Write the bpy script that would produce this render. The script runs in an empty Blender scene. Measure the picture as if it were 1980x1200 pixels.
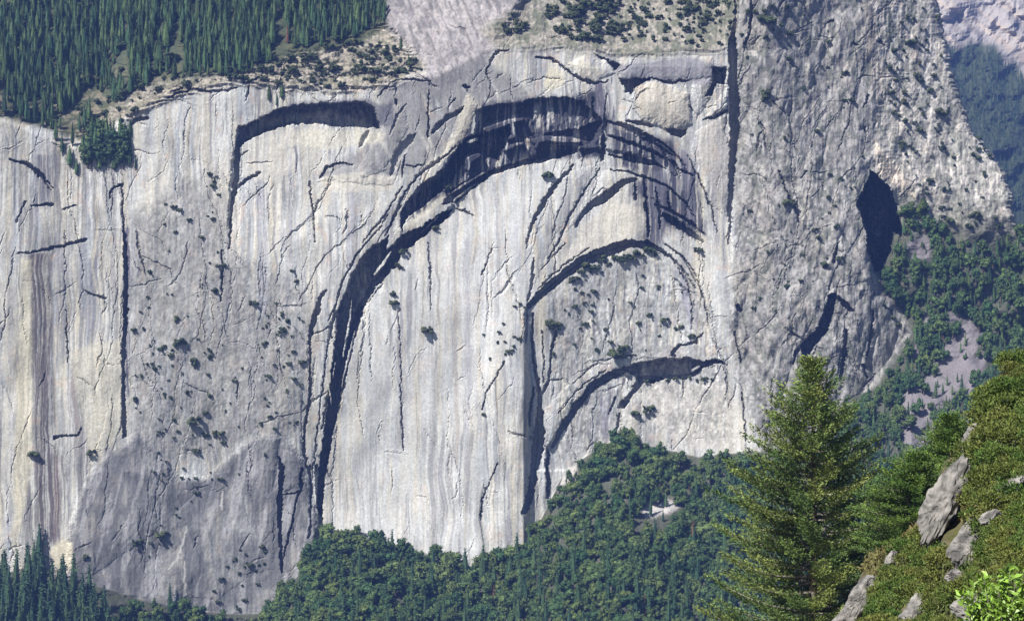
import bpy, math
import numpy as np

# ------------------------------------------------------------------ camera, world, sun, exposure
scene = bpy.context.scene
COL = scene.collection
D0 = 1200.0                       # metres from the viewpoint to the cliff
cam_d = bpy.data.cameras.new("camera")
cam = bpy.data.objects.new("camera", cam_d)
COL.objects.link(cam)
cam.rotation_euler = (math.radians(90), 0, 0)
cam_d.sensor_fit = 'HORIZONTAL'
cam_d.angle = 2 * math.atan(330.0 / D0)
cam_d.clip_start = 0.5
cam_d.clip_end = 30000
scene.camera = cam

SUN_EL = math.radians(47)
SUN_AZ = math.radians(47)         # light travels towards +Y turned this far to +X
Lv = np.array([math.sin(SUN_AZ) * math.cos(SUN_EL), math.cos(SUN_AZ) * math.cos(SUN_EL), -math.sin(SUN_EL)])
world = bpy.data.worlds.new("World")
scene.world = world
world.use_nodes = True
wn = world.node_tree
sky = wn.nodes.new("ShaderNodeTexSky")
sky.sky_type = 'NISHITA'
sky.sun_disc = False
sky.sun_elevation = SUN_EL
sky.sun_rotation = math.atan2(-Lv[0], -Lv[1])
bg = wn.nodes["Background"]
bg.inputs["Strength"].default_value = 0.05
wn.links.new(sky.outputs[0], bg.inputs[0])
sun_d = bpy.data.lights.new("sun", 'SUN')
sun_d.energy = 5.0
sun_d.angle = math.radians(0.5)
sun_d.color = (1.0, 0.965, 0.91)
sun = bpy.data.objects.new("sun", sun_d)
COL.objects.link(sun)
from mathutils import Vector, Matrix
sun.rotation_euler = Vector(Lv).to_track_quat('-Z', 'Y').to_euler()
vs = scene.view_settings
vs.view_transform = 'Standard'
vs.look = 'None'
vs.exposure = 0.69
vs.gamma = 1.0
vs.use_curve_mapping = False
scene.cycles.max_bounces = 4
scene.cycles.diffuse_bounces = 2
scene.cycles.volume_bounces = 0

# ------------------------------------------------------------------ numpy helpers
def hsh(ix, iy, seed):
    h = (ix.astype(np.int64) * 374761393 + iy.astype(np.int64) * 668265263 + seed * 974634821) & 0xFFFFFFFF
    h = ((h ^ (h >> 13)) * 1274126177) & 0xFFFFFFFF
    h = (h ^ (h >> 16)) & 0xFFFFFF
    return h.astype(np.float32) / 16777215.0

def vn(x, y, seed):
    """value noise 0..1"""
    x = np.asarray(x, dtype=np.float64); y = np.asarray(y, dtype=np.float64)
    ix = np.floor(x); iy = np.floor(y)
    fx = (x - ix).astype(np.float32); fy = (y - iy).astype(np.float32)
    fx = fx * fx * (3 - 2 * fx); fy = fy * fy * (3 - 2 * fy)
    a = hsh(ix, iy, seed); b = hsh(ix + 1, iy, seed)
    c = hsh(ix, iy + 1, seed); d = hsh(ix + 1, iy + 1, seed)
    return (a * (1 - fx) + b * fx) * (1 - fy) + (c * (1 - fx) + d * fx) * fy

def fbm(x, y, seed, octv=4, gain=0.5):
    s = 0; amp = 1.0; tot = 0
    for o in range(octv):
        s = s + amp * vn(x, y, seed + o * 17); tot += amp
        x = x * 2.03 + 3.1; y = y * 2.03 + 1.7; amp *= gain
    return s / tot

def ss(a, b, x):
    t = np.clip((x - a) / (b - a), 0, 1)
    return t * t * (3 - 2 * t)

def poly_sd(px, py, pts):
    """signed distance, negative inside"""
    pts = np.array(pts, dtype=np.float32)
    d2 = np.full(px.shape, 1e12, np.float32)
    inside = np.zeros(px.shape, bool)
    n = len(pts)
    for i in range(n):
        ax, ay = pts[i]; bx, by = pts[(i + 1) % n]
        ex, ey = bx - ax, by - ay
        t = np.clip(((px - ax) * ex + (py - ay) * ey) / (ex * ex + ey * ey + 1e-9), 0, 1)
        d2 = np.minimum(d2, (px - ax - t * ex) ** 2 + (py - ay - t * ey) ** 2)
        if ay != by:
            cr = ((ay > py) != (by > py)) & (px < (bx - ax) * (py - ay) / (by - ay) + ax)
            inside ^= cr
    d = np.sqrt(d2)
    return np.where(inside, -d, d)

def stroke_sd(px, py, pts):
    """distance minus half width along a polyline of (x, y, width)"""
    best = np.full(px.shape, 1e6, np.float32)
    wid = np.zeros(px.shape, np.float32)
    for (ax, ay, aw), (bx, by, bw) in zip(pts[:-1], pts[1:]):
        ex, ey = bx - ax, by - ay
        t = np.clip(((px - ax) * ex + (py - ay) * ey) / (ex * ex + ey * ey + 1e-9), 0, 1)
        w = aw + (bw - aw) * t
        d = np.sqrt((px - ax - t * ex) ** 2 + (py - ay - t * ey) ** 2) - w * 0.5
        m = d < best
        best = np.where(m, d, best); wid = np.where(m, w, wid)
    return best, wid

# photo coordinates (px, py) at distance Y -> metres
def ray(px, py, Y):
    return (px - 990.0) / 3.0 * Y / D0, Y, (600.0 - py) / 3.0 * Y / D0

# ------------------------------------------------------------------ the cliff: traced features
xs = np.arange(-90, 2100.1, 1.5, dtype=np.float32)
ys = np.concatenate([np.arange(-60, -6, 4), np.arange(-6, 1215, 1.5), np.arange(1215, 1520, 8)]).astype(np.float32)
PX, PY = np.meshgrid(xs, ys)
MX = (PX - 990) / 3.0
MZ = (600 - PY) / 3.0
WX = PX + (fbm(MX / 3.0, MZ / 3.0, 11, 3) - .5) * 7 + (vn(MX / .7, MZ / .9, 12) - .5) * 2.2
WY = PY + (fbm(MX / 3.0, MZ / 3.0, 21, 3) - .5) * 7 + (vn(MX / .7, MZ / .9, 22) - .5) * 2.2

def sub(pts, pad):
    a = np.array([p[:2] for p in pts])
    x0, y0 = a.min(0) - pad; x1, y1 = a.max(0) + pad
    i0, i1 = np.searchsorted(ys, [y0, y1]); j0, j1 = np.searchsorted(xs, [x0, x1])
    return slice(i0, i1), slice(j0, j1)

RIM = [(-90, 240), (0, 235), (60, 262), (150, 292), (200, 300), (250, 226), (330, 186), (450, 160), (540, 168), (640, 178), (760, 165),
       (850, 150), (930, 108), (960, 95), (1050, 94), (1130, 97), (1200, 108), (1300, 104), (1400, 95), (1425, 40), (1450, -60), (2100, -60)]
FOOT = [(-90, 1105), (0, 1105), (60, 1100), (200, 1135), (330, 1175), (430, 1185), (520, 1185), (560, 1130), (600, 1085), (625, 1035), (700, 1035),
        (740, 1045), (800, 1062), (900, 1095), (950, 1085), (1020, 1065), (1045, 1005), (1075, 945), (1100, 905), (1160, 862), (1210, 842),
        (1260, 862), (1350, 882), (1400, 876), (1480, 872), (1560, 850), (1640, 768), (1700, 750), (1735, 700), (1762, 645), (2100, 640)]
rim = np.interp(PX, [p[0] for p in RIM], [p[1] for p in RIM])
foot = np.interp(PX, [p[0] for p in FOOT], [p[1] for p in FOOT])

POLY = [
 ([(862,311),(880,289),(904,265),(919,258),(919,213),(945,203),(1001,199),(1030,190),(1100,188),(1128,196),(1150,214),(1164,228),(1167,250),(1156,284),(1116,284),(1062,300),(1011,314),(965,322),(924,346),(880,372),(858,380)], 4.5),
 # deep recesses (overhang roofs, slots): outline, depth m
 ([(462,246),(500,229),(540,209),(580,201),(640,199),(700,196),(722,206),(734,238),(735,250),(700,248),(640,245),(610,239),(580,240),(550,245),(520,255),(495,264),(468,282),(455,286)], 13),
 ([(612,985),(616,900),(626,830),(635,760),(642,700),(647,650),(652,600),(671,552),(682,522),(702,492),(724,472),(746,462),(752,452),(747,482),(764,468),(773,456),(816,436),(853,411),(876,404),(866,421),(843,439),(823,454),(800,472),(778,490),(768,510),(747,535),(727,555),(715,575),(702,602),(690,640),(674,700),(660,760),(648,820),(636,880),(627,940),(622,1000)], 15),
 ([(774,419),(776,404),(790,381),(813,357),(841,338),(864,315),(880,289),(904,265),(921,259),(949,255),(981,240),(989,238),(985,262),(973,291),(965,313),(947,303),(921,296),(900,299),(889,325),(866,361),(853,373),(816,401),(783,426),(777,452)], 12),
 ([(921,213),(945,204),(1001,200),(1025,192),(1030,205),(1015,212),(1000,222),(975,230),(950,236),(930,240),(945,228)], 6),
 ([(1013,217),(1036,215),(1058,216),(1062,227),(1054,241),(1050,262),(1030,265),(1021,273),(1013,269),(1016,237)], 5),
 ([(1054,257),(1082,251),(1112,247),(1143,237),(1163,229),(1165,241),(1153,265),(1139,279),(1118,271),(1098,265),(1054,264)], 8),
 ([(1038,281),(1062,279),(1098,281),(1118,284),(1116,297),(1092,303),(1062,311),(1042,317),(1011,321),(985,330),(949,342),(924,356),(900,376),(880,392),(854,396),(874,363),(900,348),(937,332),(961,321),(990,314),(1013,308),(1034,306)], 8),
 ([(1207,296),(1235,300),(1260,310),(1290,327),(1262,321),(1225,316),(1205,308)], 5),
 ([(1197,151),(1265,151),(1252,158),(1227,169),(1220,182),(1210,179)], 9),
 ([(1379,131),(1404,129),(1404,164),(1386,164),(1376,184),(1362,189),(1374,165)], 10),
 ([(1288,247),(1330,250),(1320,268),(1297,262)], 6),
 ([(1146,101),(1187,120),(1202,126),(1192,139),(1177,121)], 6),
 ([(1195,712),(1230,702),(1280,691),(1330,691),(1360,696),(1385,694),(1406,704),(1380,703),(1362,712),(1345,724),(1330,733),(1290,734),(1260,742),(1240,741),(1225,728)], 11),
 ([(1602,570),(1618,566),(1612,605),(1600,640),(1580,665),(1560,692),(1550,692),(1546,665),(1575,640),(1592,606)], 14),
 ([(1685,328),(1700,345),(1720,360),(1735,400),(1745,440),(1743,460),(1728,450),(1722,490),(1705,520),(1692,528),(1686,510),(1678,490),(1674,440),(1660,405),(1655,390),(1668,370),(1678,345)], 40),
 ([(1236,262),(1262,268),(1275,276),(1258,278),(1240,272)], 3),
 ([(690,286),(700,262),(712,250),(716,258),(703,285)], 1.5),
 ([(756,308),(768,285),(790,262),(806,258),(800,275),(780,300),(765,330),(752,345)], 1.8),
 ([(832,250),(850,233),(862,222),(880,215),(898,205),(893,218),(868,232),(848,250),(835,260)], 3.5),
]
STROKES = [
 # thin parallel roofs of the great arch
 [(600,1000,2),(606,900,3),(618,800,3),(627,720,3),(636,650,3),(646,600,3)],
 [(636,640,2),(650,585,3),(664,540,4),(690,490,4),(715,462,3),(735,440,3),(750,415,3)],
 [(700,470,2),(720,445,4),(742,420,4),(760,390,3),(778,362,3)],
 [(745,455,3),(760,425,6),(770,400,5),(782,372,4)],
 [(770,390,2),(792,358,4),(815,334,5),(840,318,5),(862,300,4),(880,282,3)],
 [(800,345,3),(828,322,4),(850,306,3)],
 [(880,300,4),(860,325,5),(835,350,5),(805,376,5),(788,400,5)],
 [(690,612,3),(712,585,3),(738,548,3)],
 [(900,300,3),(930,280,4),(960,262,4),(990,252,3)],[(910,330,3),(940,315,4),(965,300,4),(985,283,3)],
 [(1010,215,3),(1012,260,5),(1012,300,5)],[(985,240,3),(980,280,4),(975,320,4)],[(945,262,3),(940,300,4)],
 [(1060,215,3),(1062,245,4)],[(1090,200,2),(1091,240,3)],[(1104,196,2),(1106,240,3)],[(1118,195,2),(1120,235,3)],[(1130,192,2),(1133,232,4)],[(1146,190,2),(1148,230,5)],
 [(1172,236,4),(1200,240,7),(1225,250,8),(1250,262,8),(1278,276,6),(1300,292,4),(1318,312,4),(1330,335,3)],
 [(1172,262,4),(1200,270,7),(1225,278,8),(1255,290,8),(1282,304,7),(1302,322,5),(1315,345,3)],
 [(1238,268,5),(1240,310,7)],[(1262,280,5),(1264,315,7)],[(1285,292,5),(1290,320,7)],
 [(1180,328,3),(1215,333,5),(1250,343,6),(1290,360,5),(1320,385,4),(1345,420,3)],[(1246,345,4),(1250,400,6),(1254,455,6)],[(1226,352,4),(1230,384,6)],[(1268,362,3),(1274,400,5),(1276,440,5)],[(1290,370,3),(1296,410,5)],
 [(1268,396,5),(1300,410,7),(1335,430,6),(1365,455,3)],[(1285,470,3),(1320,498,5),(1345,535,5),(1362,580,4),(1370,630,2)],[(1300,500,2),(1328,545,4),(1340,600,2)],
 [(1330,300,2),(1350,340,4),(1375,400,4),(1385,450,2)],
 [(1040,560,2),(1070,530,4),(1100,505,3),(1140,480,3)],[(1045,520,2),(1075,490,3),(1092,470,3)],[(1060,500,3),(1080,470,5),(1085,450,3)],
 [(1080,800,2),(1110,760,3),(1140,735,3),(1170,715,3)],[(1110,740,2),(1135,715,3),(1160,700,2)],[(1055,860,2),(1062,880,5),(1058,900,4)],
 [(1140,700,2),(1200,690,3),(1230,688,3)],[(1048,640,3),(1052,700,3),(1050,740,3)],
 [(500,232,3),(540,212,3)],[(468,300,3),(480,290,3)],
 [(463,246,8),(459,290,12),(457,340,11),(453,370,11),(448,400,6),(445,450,5),(443,482,3)],
 [(456,368,5),(475,348,8),(502,334,5)],
 [(430,482,3),(430,530,4),(428,582,3)],
 [(630,560,3),(620,575,8),(610,610,11),(601,640,10),(598,660,6),(600,690,5),(601,750,6),(596,790,6),(588,830,5),(588,870,6),(592,900,5),(600,915,4)],
 [(606,645,3),(622,640,3),(640,628,4)],
 [(651,600,6),(642,625,5),(640,650,5)],
 [(700,610,4),(684,660,4),(674,700,4),(664,750,4),(655,790,4)],
 [(640,730,3),(630,780,4),(622,830,3)],
 [(538,880,3),(545,905,9),(542,950,10),(541,1020,8),(544,1060,6),(545,1105,6)],
 [(583,905,7),(582,945,5),(573,965,4),(565,1010,4),(552,1060,4),(547,1085,3)],
 [(600,900,5),(600,945,5),(600,1000,4),(597,1040,3)],
 [(612,900,6),(616,950,10),(619,1000,8),(619,1030,6)],
 [(548,955,3),(570,952,4),(586,948,3)],
 [(1108,321,5),(1095,335,5),(1080,352,9),(1060,377,11),(1045,402,10),(1030,428,9),(1022,450,5),(1018,482,3)],
 [(1228,347,7),(1205,352,12),(1190,366,17),(1165,384,19),(1140,398,13),(1125,415,8),(1112,440,5)],
 [(1160,325,2.5),(1130,370,4),(1100,420,5),(1085,455,4)],
 [(1022,592,9),(1060,556,17),(1090,531,17),(1120,509,19),(1150,495,21),(1190,479,21),(1220,471,16),(1250,473,16),(1275,482,7),(1295,497,4),(1315,515,5),(1330,535,4),(1345,557,3)],
 [(1022,580,4),(1030,540,6),(1032,500,4)],
 [(1282,416,8),(1295,424,14),(1310,433,17),(1335,450,13),(1358,468,5)],
 [(1322,424,3),(1340,437,4),(1362,450,3)],
 [(1068,864,5),(1085,830,10),(1105,800,13),(1125,770,13),(1150,743,15),(1180,725,17),(1210,713,14)],
 [(1240,735,15),(1222,760,11),(1207,780,14),(1198,786,6)],
 [(1190,768,5),(1177,802,3)],[(1200,800,5),(1192,828,5)],
 [(1358,645,3),(1345,662,5),(1315,668,6),(1300,682,7),(1305,692,5)],
 [(1383,700,7),(1400,703,5),(1407,706,3)],
 [(1030,605,4),(1030,680,5),(1036,720,7),(1042,755,8),(1045,790,9),(1043,830,20),(1041,860,24),(1033,900,16),(1030,930,14),(1022,965,14),(1014,988,12)],
 [(1075,640,4),(1065,680,6),(1063,720,5),(1058,742,7),(1045,768,6)],
 [(1055,888,5),(1060,925,9),(1058,962,6)],
 [(1032,750,5),(1025,790,6),(1023,822,4)],
 [(236,354,4),(238,420,4),(241,450,7),(243,520,9),(243,600,10),(239,700,8),(239,780,7),(240,842,9)],
 [(212,386,3),(215,368,5),(232,357,8)],
 [(33,491,3),(60,487,4),(90,482,6),(130,473,7),(165,463,8)],
 [(20,308,4),(50,315,8),(80,340,9),(100,366,7)],
 [(60,397,4),(100,395,7)],[(122,405,3),(145,397,5)],[(30,430,3),(50,390,4)],
 [(160,562,2),(180,570,4),(205,578,5)],[(105,845,5),(150,840,4),(158,828,3)],
 [(131,700,3),(129,640,3),(127,600,2)],
 [(250,242,5),(262,233,9),(286,228,7)],[(236,235,10),(243,260,12),(246,292,10)],
 [(325,188,3),(345,180,5),(385,171,4)],[(385,174,4),(415,178,5),(440,174,5),(460,168,3)],[(330,178,3),(352,172,5),(360,180,3)],
 [(170,240,6),(196,240,8)],[(470,160,3),(500,152,5),(520,158,3)],
 [(598,350,2.5),(603,390,4),(607,430,3.5),(610,470,2.5)],
 [(620,345,3),(632,325,6),(655,315,5),(682,317,3)],
 [(730,188,3),(747,170,3),(767,155,3),(800,155,5),(832,158,4)],
 [(765,195,5),(768,205,3)],
 [(896,165,5),(904,170,7),(905,175,3)],
 [(880,190,3),(868,205,3)],
 [(828,175,2.5),(829,250,4),(827,262,5)],
 [(784,300,3),(780,325,4),(778,345,2)],
 [(780,320,2),(815,321,4)],
 [(828,470,2),(832,520,3),(833,600,2)],[(770,600,2),(775,700,2.5),(776,800,3),(781,872,3)],
 [(884,403,4),(905,411,4),(916,418,3)],[(955,470,2),(942,505,3),(932,530,4)],
 [(962,895,3),(945,935,3),(932,965,4),(930,1005,4)],
 [(975,700,4),(955,735,3),(940,760,3),(932,790,4)],
 [(648,590,4),(634,620,3)],
 [(1038,111,5),(1066,114,6),(1080,122,4),(1093,134,5),(1119,151,6),(1141,160,8),(1160,160,4),(1176,157,3)],
 [(1265,153,4),(1300,160,6),(1332,155,4)],
 [(1361,231,3),(1385,224,6),(1405,215,6)],
 [(1424,-20,9),(1424,30,9),(1418,62,8),(1417,80,16),(1417,150,18),(1420,200,21),(1421,250,18),(1417,300,14),(1414,360,11),(1412,400,8),(1409,472,3)],
 [(1453,-20,5),(1452,30,7),(1449,62,5),(1440,90,7)],
 [(1173,180,2.5),(1170,226,3),(1170,240,9),(1167,280,9),(1163,311,6)],
 [(1207,248,4),(1235,262,5),(1258,275,6),(1278,285,6),(1300,300,5)],
 [(1212,234,5),(1236,238,9),(1262,244,6)],
 [(1178,300,4),(1200,304,5)],
 [(1298,310,4),(1313,328,6),(1341,340,4)],
 [(945,190,2),(950,165,2),(940,140,3),(952,112,4),(965,98,4),(985,97,3)],
 [(1535,702,4),(1540,680,7),(1552,665,4)],
 [(1600,588,5),(1620,574,7),(1635,590,13),(1645,600,10)],
 [(1636,640,6),(1632,690,8),(1625,732,7)],[(1688,600,4),(1684,640,5),(1678,685,5)],
 [(1668,705,5),(1676,730,4)],
 [(1620,470,4),(1612,505,6)],[(1560,330,4),(1550,345,3)],[(1540,395,4),(1545,430,4)],[(1680,186,5),(1671,208,3)],[(1672,245,4),(1674,255,3)],
 [(1700,80,5),(1710,88,4)],[(1650,84,4),(1660,86,3)],[(1600,45,4),(1612,40,4)],
 [(1505,330,3),(1530,390,4),(1545,420,4)],[(1425,590,6),(1432,600,8)],[(1420,640,3),(1432,700,4)],
 [(1590,650,3),(1570,690,3)],
 [(1435,760,3),(1442,850,3)],
]
RAISE = [  # sunlit ribs standing in the recesses
 [(757,485,3),(742,508,7),(724,531,4)],
 [(785,440,6),(800,428,10),(830,404,15),(858,378,12)],
 [(815,450,3),(832,433,4),(848,418,4)],
 [(798,358,3),(825,340,4),(860,323,3)],
 [(874,372,3),(905,353,5),(937,334,3)],[(878,388,4),(900,370,6),(919,355,3)],
 [(680,578,2),(676,620,4),(670,655,5),(663,690,3)],[(686,640,4),(676,680,5),(666,720,4),(660,750,3)],
 [(645,660,3),(650,640,2)],[(640,720,3),(636,745,4),(640,780,3)],[(648,700,3),(644,730,3)],
 [(941,251,9),(965,243,9),(985,236,8),(1010,231,4)],
 [(1032,273,9),(1055,268,9),(1095,271,9),(1120,274,4)],
 [(904,325,8),(906,310,12),(925,300,8)],[(905,275,5),(920,270,9)],
 [(990,240,8),(993,262,10),(986,268,5)],
 [(975,290,4),(990,282,6),(1010,277,4)],
 [(1042,270,8),(1037,283,7)],
 [(1208,741,8),(1218,735,4)],
 [(1340,715,6),(1352,708,5)],
]

depth = np.zeros(PX.shape, np.float32)
slot = np.zeros(PX.shape, np.float32)
for pts, dd in POLY:
    s = sub(pts, 12)
    sd = poly_sd(WX[s], WY[s], pts)
    tex = .75 + .5 * fbm(MX[s] / 2.5, MZ[s] / 5, 31, 3)
    slot[s] = np.maximum(slot[s], dd * ss(0.5, -2.5, sd) * tex)
for pts in STROKES:
    s = sub(pts, 20)
    sd, w = stroke_sd(WX[s], WY[s], pts)
    slot[s] = np.maximum(slot[s], (0.45 * w + 0.4) * ss(0.6, -1.2, sd))
for pts in RAISE:
    s = sub(pts, 16)
    sd, w = stroke_sd(PX[s] * .5 + WX[s] * .5, PY[s] * .5 + WY[s] * .5, pts)
    slot[s] *= ss(-0.8, 1.0, sd)

# short joints, flakes and ledges: thin breaks in the rock, following the grain of each part of the wall
crng = np.random.default_rng(2024)
def grain_dir(x, y):
    if y < np.interp(x, [p[0] for p in RIM], [p[1] for p in RIM]) + 6: return math.radians(crng.normal(4, 14))
    if 600 < x < 1040 and 140 < y < 360: return math.radians(crng.normal(-58, 16))
    if 640 < x < 900 and y < 640: return math.radians(crng.normal(-60, 14))
    if 1000 < x < 1180 and 300 < y < 700: return math.radians(crng.normal(-56, 18))
    if 1180 < x < 1400 and 220 < y < 560: return math.radians(crng.normal(48, 30))
    if x > 1420: return math.radians(crng.normal(-72, 34))
    if x < 640 and y > 850: return math.radians(crng.normal(-62, 30))
    return math.radians(-90 + crng.normal(0, 12)) if crng.random() < .62 else math.radians(crng.normal(-12, 22))
for k in range(500):
    x = crng.uniform(-60, 1760); y = crng.uniform(40, 1120)
    if k % 5 == 0: x, y = crng.uniform(1425, 1740), crng.uniform(-20, 760)
    if k % 7 == 0: x, y = crng.uniform(180, 820), crng.uniform(90, 200)
    white = 650 < x < 930 and y > 560
    if white and crng.random() < .45: continue
    a = grain_dir(x, y); n = crng.integers(3, 6); L = crng.uniform(5, 17) * (1.5 if abs(math.sin(a)) > .9 else 1); w = crng.uniform(.8, 2.2) * (.8 if white else 1) + (crng.random() < .08) * 2
    pts = [(x, y, w * .4)]
    for i in range(n):
        a += crng.normal(0, .28)
        x += math.cos(a) * L; y += math.sin(a) * L
        pts.append((x, y, w * (1 if i < n - 1 else .4)))
    s = sub(pts, 6)
    if PX[s].size == 0: continue
    sd, ww = stroke_sd(WX[s], WY[s], pts)
    slot[s] = np.maximum(slot[s], (.32 * ww + .1) * ss(.9, -.8, sd))
    # the rock on one side of the break stands a little proud
    side = crng.choice([-1, 1])
    depth[s] += crng.uniform(.05, .2) * ss(5, 0, np.abs(sd)) * side * np.sign((PX[s] - pts[0][0]) * (pts[-1][1] - pts[0][1]) - (PY[s] - pts[0][1]) * (pts[-1][0] - pts[0][0]))
for k in range(95):                                          # long continuous joints
    x = crng.uniform(-60, 1700); y = crng.uniform(60, 800); n = crng.integers(9, 22); w = crng.uniform(.8, 2.1); L = crng.uniform(12, 20)
    if 650 < x < 930 and y > 500 and crng.random() < .5: continue
    base = math.radians(90 + crng.normal(0, 5)); a = base
    if x > 1425: base = a = math.radians(100 + crng.normal(0, 16)); w *= 1.4
    if 640 < x < 900 and y < 480: base = a = math.radians(118 + crng.normal(0, 6))
    pts = [(x, y, w * .3)]
    for i in range(n):
        a = base + (a - base) * .6 + crng.normal(0, .16)
        x += math.cos(a) * L; y += math.sin(a) * L
        pts.append((x, y, w * crng.uniform(.4, 1.3) * (1 if i < n - 1 else .3)))
    s = sub(pts, 30)
    if PX[s].size == 0: continue
    sd, ww = stroke_sd(WX[s], WY[s], pts)
    slot[s] = np.maximum(slot[s], (.34 * ww + .1) * ss(.9, -.8, sd))
    lat = PX[s] - np.interp(PY[s], [p[1] for p in pts] if pts[-1][1] > pts[0][1] else [p[1] for p in pts[::-1]], [p[0] for p in pts] if pts[-1][1] > pts[0][1] else [p[0] for p in pts[::-1]])
    end = ss(0, 40, PY[s] - pts[0][1]) * ss(0, 40, pts[-1][1] - PY[s])
    depth[s] += crng.choice([-1, 1]) * crng.uniform(.1, .5) * ss(-1, 1, lat) * ss(30, 4, lat) * end
BULGE = [([(1225,172),(1265,158),(1300,165),(1336,182),(1338,240),(1295,254),(1240,232),(1218,205)], 5),([(1345,255),(1400,222),(1414,300),(1405,420),(1360,380),(1335,290)], 3.5),
         ([(1098,122),(1130,106),(1180,122),(1192,142),(1150,158),(1115,148)], 3),([(1196,112),(1300,104),(1380,112),(1376,150),(1300,156),(1200,150)], 3.5),([(1338,160),(1375,150),(1372,190),(1345,232),(1336,200)], 3),
         ([(1362,230),(1405,170),(1412,210),(1380,226)], 3),([(606,352),(660,325),(690,318),(765,342),(760,360),(640,350)], 2.0),([(735,255),(765,200),(780,205),(790,250),(742,330),(700,345),(690,330)], 2.5),
         ([(848,318),(905,180),(925,200),(905,258),(870,300),(852,330)], 3),([(1108,420),(1165,330),(1230,320),(1215,350),(1150,385),(1095,450),(1060,520)], 2),([(1030,430),(1100,330),(1150,320),(1120,380),(1060,480),(1030,560)], 2),
         ([(490,850),(540,845),(535,900),(530,1100),(470,1110),(440,960)], 2.5),([(330,1000),(430,900),(470,960),(500,1100),(420,1160),(330,1150)], 2.5),([(150,950),(250,850),(330,900),(300,1030),(180,1110),(130,1060)], 2.5),
         ([(548,870),(580,880),(580,940),(550,950)], 2),([(1300,690),(1240,690),(1150,735),(1085,820),(1066,860),(1052,880),(1048,800),(1100,740),(1200,680)], 3),
         ([(1500,560),(1600,540),(1600,610),(1545,665),(1500,800),(1450,760)], 4),([(1440,100),(1560,90),(1600,260),(1560,480),(1440,440)], 5),([(1560,300),(1690,300),(1655,390),(1690,540),(1600,560),(1540,460)], 5),([(1590,40),(1690,0),(1695,280),(1610,260)], 4),
         ([(1560,690),(1600,645),(1632,655),(1625,760),(1570,800)], 4),([(1640,610),(1690,540),(1700,640),(1670,720),(1640,690)], 4)]
for pts, amp in BULGE:
    s = sub(pts, 10)
    sd = poly_sd(WX[s], WY[s], pts)
    rr = max(np.ptp([p[0] for p in pts]), np.ptp([p[1] for p in pts])) * .3
    depth[s] -= amp * np.sqrt(np.clip(-sd / rr, 0, 1)) * .8

def soft(pts, blur, warp=True, grow=0.0):
    sd = poly_sd(WX if warp else PX, WY if warp else PY, pts) - grow
    return ss(blur, -blur, sd)

# smooth zones and rough zones
Z_CENTER = soft([(640,1040),(660,800),(700,620),(800,480),(900,390),(1020,330),(1100,330),(1030,440),(1020,560),(1000,620),(960,700),(920,800),(920,1090)], 14)
Z_PILLAR = soft([(1425,-80),(1425,480),(1410,620),(1440,760),(1480,900),(1640,800),(1720,740),(1790,640),(1700,540),(1690,-80)], 20)
Z_LOWER = soft([(170,925),(215,875),(268,838),(300,868),(345,925),(400,925),(450,880),(490,848),(545,838),(580,880),(612,1000),(610,1110),(500,1200),(120,1200),(140,1010)], 8)
Z_MID = soft([(250,420),(300,380),(420,330),(440,480),(520,520),(600,560),(600,840),(480,850),(400,880),(300,880),(250,830)], 24)
Z_LEDGE = soft([(150,260),(200,215),(250,180),(330,150),(470,135),(560,100),(690,66),(735,45),(775,80),(820,130),(760,165),(640,178),(540,168),(450,160),(330,190),(250,228)], 12)
Z_BRUSH = soft([(930,60),(990,20),(1060,-80),(1440,-80),(1420,60),(1400,98),(1300,106),(1200,110),(1130,97),(1050,94),(960,92)], 12)
Z_SLAB = soft([(735,-80),(738,45),(775,80),(805,110),(825,140),(760,168),(830,175),(900,150),(940,118),(1000,20),(1050,-80)], 14)
Z_FOREST = soft([(-100,-80),(745,-80),(748,50),(700,80),(560,110),(470,140),(330,155),(250,182),(200,220),(160,270),(90,250),(0,225),(-100,225)], 8)
Z_RIDGE = soft([(1690,-80),(1690,330),(1740,380),(1800,440),(1850,460),(1920,478),(1960,470),(1990,420),(1950,330),(1850,180),(1800,-80)], 10)
Z_ARCH2 = soft([(1060,560),(1120,515),(1200,480),(1280,490),(1345,560),(1400,640),(1420,860),(1200,830),(1080,900),(1070,700)], 14)
right = ss(-14, 10, PX - np.interp(PY, [-60, 330, 345, 528, 560, 600, 645, 690, 750, 860, 1520], [1740, 1745, 1735, 1694, 1702, 1742, 1764, 1735, 1690, 1560, 1500]))
below = ss(-2, 3, PY - foot)

# macro depth
Y = np.full(PX.shape, 1200.0, np.float32)
Y += (vn(MX / 90, MZ / 120, 41) - .5) * 14
up = np.maximum(rim - PY, 0) / 3.0
slope_up = 0.95 * (1 - ss(1400, 1450, PX)) * (1 - .35 * Z_SLAB)
Y += up * slope_up * ss(0, 6, up)
Y -= (PY - 600) / 3.0 * 0.06                                  # the wall leans back a little
# pillar bulges out, its right flank turns away
Y -= 10 * ss(1418, 1520, PX) * ss(1760, 1640, PX)
Y -= 7 * ss(1030, 1010, PX) * ss(900, 1000, PX) * ss(560, 760, PY)   # buttress right of the white wall
Y += 0.16 * np.maximum(PX - 1640, 0) / 3.0
Y += ss(1430, 1660, PX) * np.maximum(430 - PY, 0) / 3.0 * 0.26
Y += ss(1680, 1980, PX) * np.maximum(430 - PY, -60) / 3.0 * 0.36
# the lower left slabs stand forward of the wall and lean back
Y -= 5 * Z_LOWER * ss(850, 1150, PY) + 1.5 * Z_LOWER
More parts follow.
